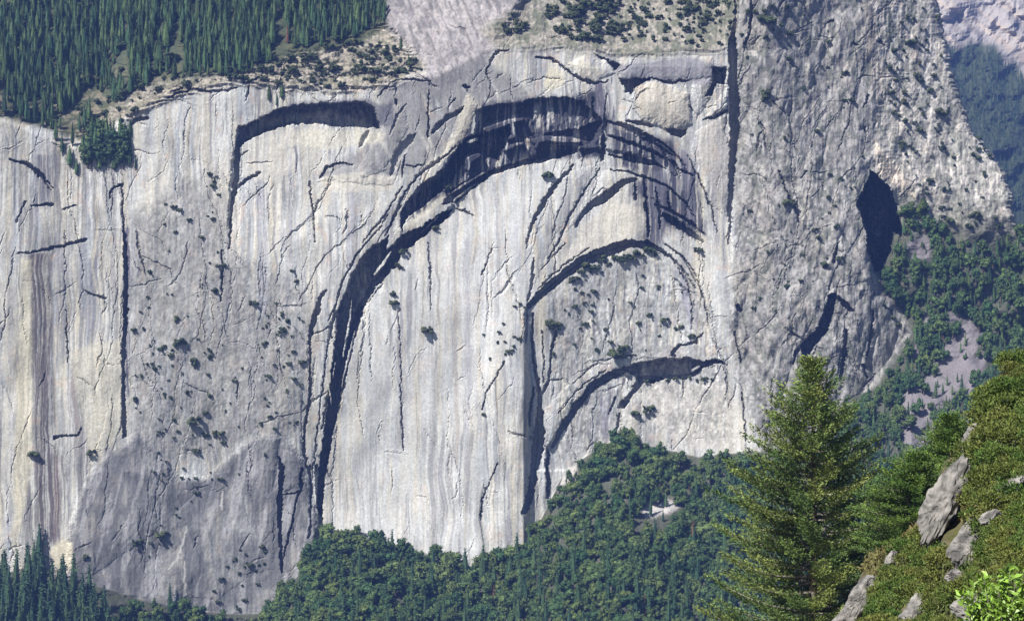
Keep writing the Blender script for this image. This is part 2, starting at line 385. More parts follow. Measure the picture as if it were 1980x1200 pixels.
# outer skin left of the great arch stands proud of the wall inside
A1 = soft([(622,1050),(640,860),(655,770),(672,690),(700,610),(727,560),(770,505),(823,454),(870,420),(905,380),(950,345),(1000,325),(1060,306),(1160,300),(1260,316),(1330,380),(1400,520),(1440,760),(1440,1000),(1050,1100)], 2, grow=13)
fadeR = 1 - ss(1120, 1300, PX)
Y += 3.0 * A1 * fadeR
A2 = soft([(1024,600),(1090,540),(1150,502),(1220,480),(1290,500),(1345,570),(1400,700),(1400,900),(1030,900)], 2, grow=9)
Y += 3.0 * A2 * (1 - ss(1260, 1350, PX))
A3 = soft([(1070,870),(1125,780),(1180,733),(1240,742),(1330,736),(1400,712),(1440,800),(1440,900),(1070,950)], 2, grow=13)
Y += 3.0 * A3 * (1 - ss(1330, 1420, PX))
B0 = soft([(462,300),(520,258),(620,242),(735,250),(760,330),(600,480),(450,480)], 2, grow=13)
Y += 2.0 * B0 * (1 - ss(600, 700, PX)) * (1 - ss(380, 470, PY))

# right forest slope
YR = 1207 - (PY - 530) / 3.0 * 0.50 + (PX - 1690) / 3.0 * 0.14
YR += (fbm(MX / 25, MZ / 25, 51, 3) - .5) * 26
lowR = ss(340, 470, PY + (PX - 1740) * -0.12) * right
Y = Y * (1 - lowR) + np.maximum(YR, Y * 0 + 1100) * lowR
# talus in front of the foot
bel = np.maximum(PY - foot, 0) / 3.0
Y -= bel * 1.35 * (1 - ss(1560, 1800, PX)) + bel * 0.7 * ss(1560, 1800, PX) * ss(640, 760, PY)
# ridge skyline on the right curls away
SIL = np.interp(PY, [-60, 0, 60, 100, 200, 260, 310, 350, 380, 430, 480, 560, 1520], [1790, 1806, 1822, 1832, 1856, 1884, 1925, 1948, 1952, 1962, 2000, 2090, 2200])
SIL = SIL + (vn(MZ / 4, MZ * 0, 61) - .5) * 10 + (vn(MZ / 1.2, MZ * 0, 62) - .5) * 6
curl = np.maximum(PX - SIL + 8, 0) / 3.0
Y += 1.2 * curl + np.maximum(PX - SIL, 0) * 14

# surface relief
rough = 0.25 - .16 * Z_CENTER + 1.0 * Z_PILLAR + .18 * Z_LOWER + .25 * Z_MID + 1.6 * Z_LEDGE + 1.0 * Z_BRUSH + 1.1 * Z_RIDGE + .35 * Z_ARCH2 - .05 * Z_SLAB
cliffm = (1 - below) * (1 - lowR)
r1 = (fbm(MX / 26, MZ / 40, 71, 3) - .5) * 7.0
r2 = (fbm(MX / 5.5, MZ / 11, 81, 3) - .5) * 2.6
r3 = (fbm(MX / 1.5, MZ / 1.9, 91, 3) - .5) * 1.25
flute = (fbm(MX / 2.2 + fbm(MX / 9, MZ / 25, 115, 2) * 2, MZ / 26, 117, 3) - .5)
relief = r1 * .7 + (r2 * .75 + r3 * (.62 - .28 * Z_PILLAR)) * rough - np.abs(fbm((MX - .25 * MZ) / 13, MZ / 34, 119, 3) - .5) * 8.5 * (Z_PILLAR + .8 * Z_RIDGE) + np.abs(fbm((MX + .3 * MZ) / 8, MZ / 16, 120, 2) - .5) * 4 * (Z_PILLAR + .6 * Z_LOWER) + flute * (.45 - .2 * Z_CENTER + .9 * np.clip(rough - .4, 0, 1))
tq = MZ / 4.2 + fbm(MX / 22, MZ / 12, 127, 3) * 3.2
terr = (np.floor(tq) + ss(.55, 1.0, tq - np.floor(tq)) - tq) * 3.6
relief = relief + terr * np.clip(Z_LEDGE + .5 * Z_FOREST + .45 * Z_BRUSH + .12 * Z_RIDGE, 0, 1)
Y += relief * cliffm + (1 - cliffm) * (fbm(MX / 9, MZ / 7, 121, 4) - .5) * 6
Y += (slot * 1.6 + depth * (1 - lowR)) * (1 - below)

GX, GY, GZ = ray(PX, PY, Y)

# ------------------------------------------------------------------ rock colours (stains, lichen, fresh faces, painted arch shade)
def lerp(c, tgt, m):
    return c * (1 - m[..., None]) + np.array(tgt, np.float32) * m[..., None]

WH = np.array([.52, .51, .485], np.float32)
col = np.broadcast_to(WH, PX.shape + (3,)).copy()
sx = MX + (fbm(MX / 14, MZ / 26, 131, 3) - .5) * 6
st_f = fbm(sx / .9, MZ / 45, 141, 3)
st_m = fbm(sx / 3.0, MZ / 70, 151, 3)
st_l = fbm(sx / 11, MZ / 90, 161, 2)
blotch = fbm(MX / 12, MZ / 14, 171, 4)
grain = fbm(MX / 1.1, MZ / 1.1, 181, 3)
wet = ss(.38, .62, fbm(MX / 26, MZ / 34, 137, 3))
st_b = fbm(sx / 6.5, MZ / 55, 155, 3)
col *= (1.08 - .46 * ss(.50, .68, st_f) * (.25 + .75 * wet) - .30 * ss(.45, .72, st_m) * (.4 + .6 * wet) - .26 * ss(.5, .66, st_b) + .2 * (st_l - .5))[..., None]
col *= (1 + .34 * (fbm(MX / 4, MZ / 5, 157, 4) - .5))[..., None]
col = lerp(col, (.56, .52, .43), ss(.52, .72, fbm(sx / 5, MZ / 40, 191, 3)) * .55)       # cream
col = lerp(col, (.40, .42, .44), ss(.52, .75, fbm(sx / 4, MZ / 50, 201, 3)) * .55)       # blue grey water streaks
col = lerp(col, (.56, .40, .30), ss(.66, .80, fbm(MX / 7, MZ / 9, 211, 3)) * .40)        # pinkish fresh rock
cre = ss(330, 60, PX) * ss(250, 300, PY)
col = lerp(col, (.52, .47, .34), cre * .2 * ss(.3, .6, st_m))
col = lerp(col, (.66, .65, .63), Z_CENTER * .5)
col = lerp(col, (.60, .53, .40), ss(.54, .70, fbm(sx / 2.6, MZ / 60, 193, 3)) * .45)
col = lerp(col, (.22, .215, .22), ss(.58, .68, fbm(sx / 1.5, MZ / 90, 205, 3)) * ss(.40, .58, fbm(MX / 30, MZ / 50, 207, 2)) * .62)
col = lerp(col, (.16, .15, .15), ss(330, 120, PX) * ss(.60, .69, fbm(sx / 2.2, MZ / 80, 209, 3)) * .6)
col = lerp(col, (.72, .70, .66), ss(.62, .74, fbm(sx / 1.4, MZ / 70, 208, 3)) * .5)
col = lerp(col, (.30, .29, .30), ss(.60, .74, fbm(sx / 1.8, MZ / 38, 203, 3)) * wet * .55)
# grey weathered areas
lz = .35 + .65 * blotch
col = lerp(col, (.262, .252, .242), Z_MID * np.clip(lz * .9, 0, 1))
col = lerp(col, (.142, .14, .143), Z_LOWER * (.96 - .3 * ss(.4, .65, blotch) - .2 * ss(.55, .75, st_f)))
col = lerp(col, (.36, .35, .35), Z_LOWER * ss(.55, .72, fbm((sx - .2 * MZ) / 3, MZ / 34, 219, 3)) * .7)
col = lerp(col, (.12, .118, .12), Z_LOWER * ss(.54, .7, fbm(sx / 4, MZ / 20, 217, 3)) * .6)
col = lerp(col, (.235, .224, .215), Z_PILLAR * np.clip(.5 + .75 * blotch, 0, .95))
col = lerp(col, (.34, .31, .265), Z_PILLAR * ss(.56, .74, fbm(MX / 9, MZ / 22, 221, 3)) * .5)
col = lerp(col, (.29, .26, .26), Z_SLAB * .85)
col = lerp(col, (.20, .185, .185), Z_SLAB * ss(.5, .66, fbm(MX / 9, MZ / 8, 213, 4)) * .7)
col = lerp(col, (.40, .36, .34), Z_SLAB * ss(.55, .7, fbm((MX - .5 * MZ) / 3, MZ / 12, 215, 3)) * .6)
col = lerp(col, (.15, .14, .135), Z_SLAB * ss(.56, .68, fbm((MX + .4 * MZ) / 2.2, MZ / 9, 216, 3)) * .7)
col *= (1 + (fbm(MX / 1.5, MZ / 1.4, 218, 3) - .5) * .9 * Z_SLAB)[..., None]
col = lerp(col, (.285, .25, .195), Z_LEDGE * .9)
col = lerp(col, (.17, .16, .11), Z_LEDGE * ss(.48, .6, fbm(MX / 4, MZ / 2.4, 231, 3)) * .8)
col = lerp(col, (.25, .225, .18), Z_BRUSH * .9)
col *= (1 + (fbm(MX / 1.8, MZ / 1.4, 234, 3) - .5) * 1.3 * np.clip(Z_BRUSH + Z_LEDGE, 0, 1))[..., None]
col = lerp(col, (.12, .13, .085), Z_BRUSH * ss(.5, .62, fbm(MX / 5, MZ / 5, 232, 3)) * .8)
col = lerp(col, (.46, .41, .36), Z_RIDGE * .6)
col = lerp(col, (.24, .24, .21), Z_RIDGE * ss(.5, .64, fbm(MX / 8, MZ / 9, 233, 3)) * .7)
col = lerp(col, (.34, .335, .33), Z_ARCH2 * ss(.4, .65, blotch) * .65)
Z_FLAKE = soft([(610,340),(690,290),(735,250),(730,170),(850,150),(930,110),(1040,190),(915,205),(850,300),(760,345),(700,330),(640,350)], 8)
col = lerp(col, (.24, .23, .225), Z_FLAKE * (.8 - .55 * ss(.5, .72, fbm((sx + .45 * MZ) / 4, MZ / 26, 241, 3))))
Z_STAIN_SHADE = soft([(905,205),(960,196),(1030,188),(1100,186),(1170,170),(1180,240),(1165,305),(1060,308),(980,325),(880,370),(800,420),(790,390),(860,330)], 6)
col = lerp(col, (.035, .035, .05), Z_STAIN_SHADE * (.95 - .72 * ss(.54, .70, fbm(sx / 1.3, MZ / 18, 251, 3))))  # black water stain, darkened further to paint in the shade under the arch crown
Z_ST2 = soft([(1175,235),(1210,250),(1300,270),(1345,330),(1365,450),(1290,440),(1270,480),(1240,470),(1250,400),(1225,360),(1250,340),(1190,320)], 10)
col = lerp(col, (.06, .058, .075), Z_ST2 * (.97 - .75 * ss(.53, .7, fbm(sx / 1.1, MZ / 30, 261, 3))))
Z_ST3 = soft([(1170,105),(1200,125),(1330,110),(1400,130),(1370,165),(1270,160),(1200,150)], 6)
col = lerp(col, (.24, .23, .25), Z_ST3 * .8)
def stain(x0, y0, x1, y1, w, color, k, seed=0):
    """a run of water stains hanging from (x0, y0) to (x1, y1)"""
    global col
    t = np.clip((PY - y0) / (y1 - y0), 0, 1)
    xc = x0 + (x1 - x0) * t
    m = ss(w * .55, w * .3, np.abs(PX + (vn(MX * 0 + seed, MZ / 9, 271) - .5) * 6 - xc)) * ss(y0 - 4, y0 + 3, PY) * ss(y1 + 14, y1 - 14, PY + 30 * (st_f - .5))
    m = m * (.35 + .9 * ss(.36, .6, fbm(sx / .8, MZ / 60, 281 + seed, 2)))
    col = lerp(col, color, np.clip(m * k, 0, 1))
DK = (.115, .10, .10)
for a in [(78,490,92,1050,46,DK,.80),(66,490,72,760,22,DK,.6),(112,880,108,1045,20,(.15,.11,.11),.85),(95,300,85,400,50,(.16,.155,.17),.75),(60,400,75,480,40,(.2,.19,.19),.6),
          (55,930,58,1060,14,DK,.5),(120,480,118,700,24,(.25,.25,.26),.6),(150,470,185,640,40,(.28,.285,.3),.7),(180,500,175,660,20,(.25,.25,.27),.5),(247,440,245,760,9,(.13,.12,.15),.9),(142,700,145,820,16,(.30,.26,.24),.7),(20,560,24,1000,16,(.3,.29,.28),.5),
          (195,690,205,840,14,(.32,.29,.25),.6),(505,300,510,620,20,(.33,.33,.36),.5),(680,360,682,700,16,(.37,.36,.38),.6),(560,300,556,620,14,(.35,.34,.36),.5),
          (840,620,842,1060,14,(.40,.38,.36),.6),(770,600,778,860,12,(.35,.33,.33),.7),(720,1000,722,1040,10,(.35,.34,.35),.5),(905,460,905,1000,12,(.38,.37,.40),.6),(985,900,985,1080,10,(.30,.29,.31),.7),(880,600,884,900,10,(.42,.38,.35),.6),
          (830,420,832,620,8,(.30,.29,.31),.6),(1170,500,1185,560,8,(.22,.2,.18),.8),(1270,510,1282,560,10,(.25,.24,.26),.8),(1310,520,1345,640,22,(.32,.31,.36),.7),
          (1140,770,1140,860,9,(.22,.21,.22),.7),(1160,745,1170,850,14,(.30,.29,.33),.7),(1180,740,1172,850,9,(.20,.19,.21),.7),(1205,730,1195,770,10,(.16,.15,.17),.8),(1290,745,1300,860,16,(.36,.34,.35),.6),(1330,745,1332,800,8,(.28,.27,.3),.7),
          (1250,300,1255,480,16,(.10,.095,.11),.8),(1228,350,1226,380,24,(.12,.115,.13),.8),(1275,330,1272,470,26,(.13,.125,.15),.7),(1320,290,1340,430,22,(.20,.19,.22),.6),(1380,330,1385,470,14,(.28,.27,.3),.6),
          (1140,110,1130,150,26,(.25,.24,.28),.6),(1070,118,1055,185,26,(.62,.58,.47),.6),(1160,160,1158,230,22,(.14,.13,.16),.8),(1180,150,1183,240,10,(.12,.11,.14),.8),
          (570,246,572,330,6,(.24,.23,.24),.8),(633,250,636,300,8,(.2,.19,.2),.7),(660,250,661,275,16,(.24,.23,.22),.7),(1680,0,1700,230,26,(.40,.33,.26),.5),(1715,0,1722,75,18,(.12,.14,.10),.8)]:
    stain(*a, seed=int(a[0]) % 37)
# upper dark lip of the left roof is water stained
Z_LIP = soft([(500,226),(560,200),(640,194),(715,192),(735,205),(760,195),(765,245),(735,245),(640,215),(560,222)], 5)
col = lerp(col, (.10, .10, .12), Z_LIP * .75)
# pale skins
for pts, c, k in [([(905,180),(925,200),(900,265),(850,320),(838,318),(880,250)], (.55,.50,.40), .75),([(780,440),(800,425),(858,375),(862,385),(790,445)], (.66,.61,.50), .8),
               ([(1060,130),(1090,140),(1092,160),(1070,178),(1052,165)], (.66,.60,.45), .7),([(1100,120),(1130,115),(1165,140),(1150,158),(1120,148)], (.60,.55,.43), .5),
               ([(1120,440),(1190,390),(1240,400),(1250,440),(1200,465),(1090,510)], (.62,.57,.48), .6),([(1230,745),(1290,740),(1400,735),(1440,800),(1430,850),(1350,870),(1240,800)], (.56,.52,.46), .5),
               ([(1225,170),(1265,158),(1330,180),(1335,240),(1290,250),(1230,215)], (.50,.44,.34), .6),([(1350,250),(1400,225),(1412,300),(1400,400),(1340,300)], (.42,.38,.34), .5),
               ([(560,250),(700,252),(745,256),(740,275),(640,290),(560,280)], (.68,.63,.50), .5),([(620,345),(680,335),(765,340),(760,370),(640,370)], (.66,.60,.49), .5),
               ([(470,280),(560,250),(565,330),(520,350),(468,340)], (.62,.58,.50), .5),([(1690,270),(1740,330),(1780,390),(1760,380),(1700,340)], (.60,.50,.40), .7),
               ([(40,500),(60,500),(62,900),(30,1060),(22,1060)], (.62,.56,.40), .5),([(130,680),(240,650),(240,830),(180,900),(150,760)], (.58,.54,.42), .5),([(95,1060),(120,1040),(140,1050),(140,1100),(105,1110)], (.62,.56,.42), .8),
               ([(275,1150),(290,1070),(310,1080),(315,1150)], (.45,.44,.44), .6),([(1265,700),(1290,668),(1320,672),(1330,690),(1270,694)], (.42,.38,.36), .5)]:
    sd = poly_sd(WX, WY, pts)
    col = lerp(col, c, ss(5, -5, sd) * k)
# two pale seams on the lower slabs
for pts in [[(362,1018,4),(352,1050,4),(340,1085,4),(325,1100,3)],[(357,1085,3),(357,1150,4)],[(430,950,3),(428,985,4)],[(1000,130,3),(1022,182,3)]]:
    s = sub(pts, 12)
    sd, w = stroke_sd(WX[s], WY[s], pts)
    col[s] = lerp(col[s], (.50, .48, .45), ss(1, -1, sd) * .8)
# dark lichen speckle and open joints on the rough rock
col *= (0.80 + .40 * grain)[..., None]
rg = Z_PILLAR + Z_RIDGE * .8 + Z_MID * .5 + Z_ARCH2 * .5
col *= (1 + (fbm(MX / 1.6, MZ / 2.6, 183, 3) - .5) * 1.5 * rg)[..., None]
col = lerp(col, (.36, .325, .30), np.clip(rg, 0, 1) * ss(.56, .72, fbm(MX / 5, MZ / 7, 185, 3)) * .45)
col = lerp(col, (.13, .14, .11), np.clip(rg, 0, 1) * ss(.57, .68, fbm(MX / 3.2, MZ / 5, 187, 3)) * .6)
spk = ss(.62, .72, fbm(MX / 1.6, MZ / 1.6, 291, 3)) * np.clip(rough - .2, 0, 1)
col = lerp(col, (.10, .105, .09), spk * .7)
# soil and litter under the trees
soil = (.085, .075, .05)
col = lerp(col, (.052, .066, .032), Z_FOREST * .95)
col = lerp(col, (.26, .22, .16), Z_FOREST * ss(.52, .64, fbm(MX / 6, MZ / 4, 511, 4)) * ss(-60, 60, PY - 150 + .22 * PX * 0) * .8)
col = lerp(col, (.10, .10, .05), Z_FOREST * ss(.5, .6, fbm(MX / 2.5, MZ / 2.2, 513, 3)) * .7)
tal = np.clip(below + lowR, 0, 1)
col = lerp(col, (.055, .06, .035), tal * .92)
scree = np.zeros(PX.shape, np.float32)
SCREE = [[(1240,985),(1265,970),(1300,966),(1312,980),(1290,992),(1250,1000)],[(1745,760),(1800,720),(1840,740),(1850,800),(1800,860),(1760,880),(1735,830)],
         [(1800,700),(1850,640),(1880,600),(1905,640),(1880,700),(1850,760)],[(1752,470),(1790,455),(1802,480),(1798,505),(1765,500)],[(1760,690),(1768,660),(1780,662),(1782,700)],
         [(1700,545),(1725,570),(1730,610),(1710,600)],[(1840,590),(1870,590),(1850,640),(1835,630)],[(1780,610),(1800,590),(1830,640),(1800,650)],[(1850,700),(1910,680),(1900,730),(1870,780)],
         [(1068,945),(1085,905),(1115,900),(1112,930),(1080,940)]]
for pts in SCREE:
    s = sub(pts, 30)
    scree[s] = np.maximum(scree[s], ss(6, -6, poly_sd(WX[s], WY[s], pts)))
col = lerp(col, (.20, .18, .185), scree * tal)
col = lerp(col, (.46, .43, .40), scree * tal * (PX < 1330))
col *= np.array([.985, 1.0, 1.005], np.float32)
col *= (0.9 + .2 * vn(MX * 2.2, MZ * 2.2, 299))[..., None]
col = np.clip(col, .01, .8)

# ------------------------------------------------------------------ mesh builders
def new_mesh(name, V, F, colors=None, smooth=False):
    V = np.asarray(V, np.float32); F = np.asarray(F, np.int32)
    me = bpy.data.meshes.new(name)
    k = F.shape[1]
    me.vertices.add(len(V)); me.vertices.foreach_set("co", V.ravel())
    me.loops.add(F.size); me.loops.foreach_set("vertex_index", F.ravel())
    me.polygons.add(len(F))
    me.polygons.foreach_set("loop_start", np.arange(0, F.size, k, dtype=np.int32))
    me.polygons.foreach_set("use_smooth", np.full(len(F), smooth))
    me.update(calc_edges=True)
    if colors is not None:
        a = me.color_attributes.new("tone", 'FLOAT_COLOR', 'POINT')
        c = np.ones((len(V), 4), np.float32); c[:, :3] = colors
        a.data.foreach_set("color", c.ravel())
    return me

def link(name, me, m=None, parent=None):
    o = bpy.data.objects.new(name, me)
    COL.objects.link(o)
    if m is not None and len(me.materials) == 0:
        me.materials.append(m)
    if parent is not None:
        o.parent = parent
    return o

def tag(o, label=None, cat=None, group=None, kind=None):
    if label: o["label"] = label
    if cat: o["category"] = cat
    if group: o["group"] = group
    if kind: o["kind"] = kind
    return o

def grid_faces(nr, nc, mask=None):
    i = np.arange(nr * nc).reshape(nr, nc)
    F = np.stack([i[1:, :-1], i[1:, 1:], i[:-1, 1:], i[:-1, :-1]], -1).reshape(-1, 4)
    return F if mask is None else F[mask.ravel()]

def compact(V, F, C=None):
    u, inv = np.unique(F, return_inverse=True)
    return V[u], inv.reshape(F.shape), (None if C is None else C[u])

def nodes(name):
    m = bpy.data.materials.new(name); m.use_nodes = True
    nt = m.node_tree
    return m, nt, nt.nodes["Principled BSDF"]

def mixnode(nt, typ, fac, a, b):
    n = nt.nodes.new("ShaderNodeMix"); n.data_type = 'RGBA'; n.blend_type = typ
    for s, v in ((n.inputs[0], fac), (n.inputs[6], a), (n.inputs[7], b)):
        if hasattr(v, "links"): nt.links.new(v, s)
        elif isinstance(v, (int, float)): s.default_value = v
        else: s.default_value = (*v, 1)
    return n.outputs[2]

def rock_mat(name):
    m, nt, b = nodes(name)
    at = nt.nodes.new("ShaderNodeAttribute"); at.attribute_name = "tone"
    tc = nt.nodes.new("ShaderNodeNewGeometry")
    nz = nt.nodes.new("ShaderNodeTexNoise"); nz.inputs["Scale"].default_value = 1.3; nz.inputs["Detail"].default_value = 5
    nt.links.new(tc.outputs["Position"], nz.inputs["Vector"])
    rp = nt.nodes.new("ShaderNodeMapRange"); rp.inputs[1].default_value = .3; rp.inputs[2].default_value = .7
    rp.inputs[3].default_value = .82; rp.inputs[4].default_value = 1.16
    nt.links.new(nz.outputs[0], rp.inputs[0])
    c = mixnode(nt, 'MULTIPLY', 1.0, at.outputs["Color"], rp.outputs[0])
    nt.links.new(c, b.inputs["Base Color"])
    b.inputs["Roughness"].default_value = .92
    b.inputs["Specular IOR Level"].default_value = .12
    return m

def leaf_mat(name, ca, cb, rough=.75, use_tone=False, spec=.15):
    """ca..cb: the spread of leaf colour from plant to plant and clump to clump"""
    m, nt, b = nodes(name)
    if use_tone:
        at = nt.nodes.new("ShaderNodeAttribute"); at.attribute_name = "tone"; f = at.outputs["Fac"]
    else:
        oi = nt.nodes.new("ShaderNodeObjectInfo"); f = oi.outputs["Random"]
    c0 = mixnode(nt, 'MIX', f, ca, cb)
    g = nt.nodes.new("ShaderNodeNewGeometry")
    nz = nt.nodes.new("ShaderNodeMapRange"); nz.inputs[3].default_value = .6; nz.inputs[4].default_value = 1.45
    nt.links.new(g.outputs["Random Per Island"], nz.inputs[0])
    c1 = mixnode(nt, 'MULTIPLY', 1.0, c0, nz.outputs[0])
    nt.links.new(c1, b.inputs["Base Color"])
    b.inputs["Roughness"].default_value = rough
    b.inputs["Specular IOR Level"].default_value = spec
    return m

def flat_mat(name, a, bcol, scale=3.0, rough=.9):
    m, nt, b = nodes(name)
    g = nt.nodes.new("ShaderNodeNewGeometry")
    nz = nt.nodes.new("ShaderNodeTexNoise"); nz.inputs["Scale"].default_value = scale; nz.inputs["Detail"].default_value = 6
    nt.links.new(g.outputs["Position"], nz.inputs["Vector"])
    rp = nt.nodes.new("ShaderNodeMapRange"); rp.inputs[1].default_value = .35; rp.inputs[2].default_value = .65
    nt.links.new(nz.outputs[0], rp.inputs[0])
    c = mixnode(nt, 'MIX', rp.outputs[0], a, bcol)
    nt.links.new(c, b.inputs["Base Color"])
    b.inputs["Roughness"].default_value = rough
    b.inputs["Specular IOR Level"].default_value = .15
    return m

M_ROCK = rock_mat("granite")
M_BARK = flat_mat("bark", (.07, .05, .035), (.16, .12, .09), 4)

# ------------------------------------------------------------------ terrain objects
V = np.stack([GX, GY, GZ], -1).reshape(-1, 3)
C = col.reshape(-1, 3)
cx = lambda A: (A[1:, 1:] + A[:-1, :-1]) * .5
fPX, fPY = cx(PX), cx(PY)
keep = fPX < cx(SIL) + 3
is_up = cx(Z_FOREST) > .5
is_low = ((cx(below) > .5) | (cx(lowR) > .5)) & ~is_up
for name, mask in (("cliff", ~is_up & ~is_low), ("upper_hillside", is_up), ("talus_hillside", is_low)):
    F = grid_faces(PX.shape[0], PX.shape[1], mask & keep)
    v, f, c = compact(V, F, C)
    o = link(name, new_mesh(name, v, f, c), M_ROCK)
    tag(o, kind="structure")
tag(bpy.data.objects["cliff"], "grey and white granite cliff with nested dark arches")
tag(bpy.data.objects["upper_hillside"], "forested hillside above the cliff rim")
tag(bpy.data.objects["talus_hillside"], "wooded talus below the cliff")

def surf(px, py):
    i = np.clip(np.searchsorted(ys, py), 0, len(ys) - 1); j = np.clip(np.searchsorted(xs, px), 0, len(xs) - 1)
    return Y[i, j]

# far hillside beyond the ridge
fx = np.arange(1640, 2400, 5.0); fy = np.concatenate([np.arange(-160, 700, 5.0), np.arange(700, 1000, 40)])
FX, FY = np.meshgrid(fx, fy)
FYD = 2500 - (FY - 300) * 1.35 + (FX - 1850) * 0.5 + (fbm(FX / 60, FY / 60, 301, 4) - .5) * 130 + (fbm(FX / 14, FY / 14, 302, 3) - .5) * 26
a, b_, c_ = ray(FX, FY, FYD)
bare = ss(-10, 14, np.interp(FX, [1640, 1800, 1850, 1880, 1910, 1940, 1980, 2060, 2400], [30, 60, 95, 80, 88, 108, 140, 190, 300]) + (fbm(FX / 18, FY / 18, 303, 3) - .5) * 40 - FY)
fc = np.zeros(FX.shape + (3,), np.float32) + np.array([.05, .065, .035], np.float32)
fc = lerp(fc, (.36, .33, .31), bare)
tt = (FY - 60) - (FX - 1900) * .75
fc = lerp(fc, (.46, .38, .30), bare * ss(.5, .7, fbm(tt / 9, (FX + FY) / 160, 304, 3)) * .8)
fc = lerp(fc, (.16, .15, .15), bare * ss(.52, .7, fbm(tt / 7, (FX + FY) / 120, 305, 3)) * .7)
o = link("far_hillside", new_mesh("far_hillside", np.stack([a, b_, c_], -1).reshape(-1, 3), grid_faces(*FX.shape), fc.reshape(-1, 3)), M_ROCK)
tag(o, kind="structure")
def far_surf(px, py):
    return FYD[np.clip(np.searchsorted(fy, py), 0, len(fy) - 1), np.clip(np.searchsorted(fx, px), 0, len(fx) - 1)]

# ------------------------------------------------------------------ plant prototypes (unit height, built from leaf clumps)
def unit(v):
    return v / (np.linalg.norm(v, axis=-1, keepdims=True) + 1e-9)

def cards(c, size, rng, long_dir=None, aspect=1.0, up_bias=0.0):
    """quads of given size at centres c; long_dir gives the long axis"""
    n = len(c)
    t = unit(rng.normal(size=(n, 3))) if long_dir is None else unit(long_dir + rng.normal(size=(n, 3)) * .25)
    nn = rng.normal(size=(n, 3)); nn[:, 2] += up_bias
    bb = unit(np.cross(nn, t))
    s = np.asarray(size).reshape(-1, 1) * np.ones((n, 1))
    a = t * s * .5; b = bb * s * .5 * aspect
    k = unit(np.cross(a, b)) * s * .12
    V = np.stack([c - a - b * .6, c + a * .2 - b + k, c + a + b * .3, c - a * .3 + b + k], 1).reshape(-1, 3)
    return V, np.arange(4 * n).reshape(n, 4)

def tube(pts, radii, sides=5):
    pts = np.asarray(pts, float); n = len(pts)
    d = unit(np.gradient(pts, axis=0))
    ref = np.array([0, 0, 1.0]) if abs(d[0, 2]) < .8 else np.array([1.0, 0, 0])
    u = unit(np.cross(d, ref)); w = np.cross(d, u)
    an = np.arange(sides) * 2 * math.pi / sides
    V = (pts[:, None] + np.asarray(radii).reshape(-1, 1, 1) * (np.cos(an)[None, :, None] * u[:, None] + np.sin(an)[None, :, None] * w[:, None])).reshape(-1, 3)
    F = []
    for i in range(n - 1):
        for j in range(sides):
            k = (j + 1) % sides
            F.append((i * sides + j, i * sides + k, (i + 1) * sides + k, (i + 1) * sides + j))
    return V, np.array(F)

def joinm(parts):
    V, F, n = [], [], 0
    for v, f in parts:
        V.append(v); F.append(f + n); n += len(v)
    return np.concatenate(V), np.concatenate(F)

def blob(center, rad, rng, nlat=5, nlon=7):
    th = np.linspace(0, math.pi, nlat); V = []
    for t in th:
        for k in range(nlon):
            p = k * 2 * math.pi / nlon
            V.append((math.sin(t) * math.cos(p), math.sin(t) * math.sin(p), math.cos(t)))
    V = np.array(V) * (1 + rng.uniform(-.22, .22, (len(V), 1))) * np.asarray(rad) + np.asarray(center)
    F = [(i * nlon + k, i * nlon + (k + 1) % nlon, (i + 1) * nlon + (k + 1) % nlon, (i + 1) * nlon + k) for i in range(nlat - 1) for k in range(nlon)]
    return V, np.array(F)

def proto_conifer(seed, r=.17, n=430, bare=.1):
    rng = np.random.default_rng(seed)
    cs, ds, sz = [], [], []
    nb = 62
    for i in range(nb):
        t = bare + (1 - bare) * (i / nb) ** 1.05
        R = r * (1 - t) ** .75 * rng.uniform(.55, 1.15) * (.75 + .35 * math.sin(i * 2.1 + seed)) + .012
        ph = i * 2.4 + rng.uniform(-.5, .5)
        m = max(3, int(n / nb * (R / r) * 1.6))
        s = rng.uniform(.25, 1.0, m)
        p = np.stack([np.cos(ph) * s * R, np.sin(ph) * s * R, t - .16 * s * R + rng.normal(0, .008, m)], -1)
        p[:, :2] += rng.normal(0, .012 + .12 * R, (m, 2))
        cs.append(p); ds.append(np.tile([math.cos(ph), math.sin(ph), -.35], (m, 1))); sz.append(rng.uniform(.03, .06, m))
    V, F = cards(np.concatenate(cs), np.concatenate(sz), rng, np.concatenate(ds), .55, 1.0)
    core = tube([(0, 0, bare), (0, 0, .3), (0, 0, .65), (0, 0, .97)], [r * .35, r * .42, r * .24, .004], 6)
    return joinm([(V, F), core]), tube([(0, 0, -.08), (0, 0, bare + .1), (0, 0, .5)], [.022, .018, .008], 5)

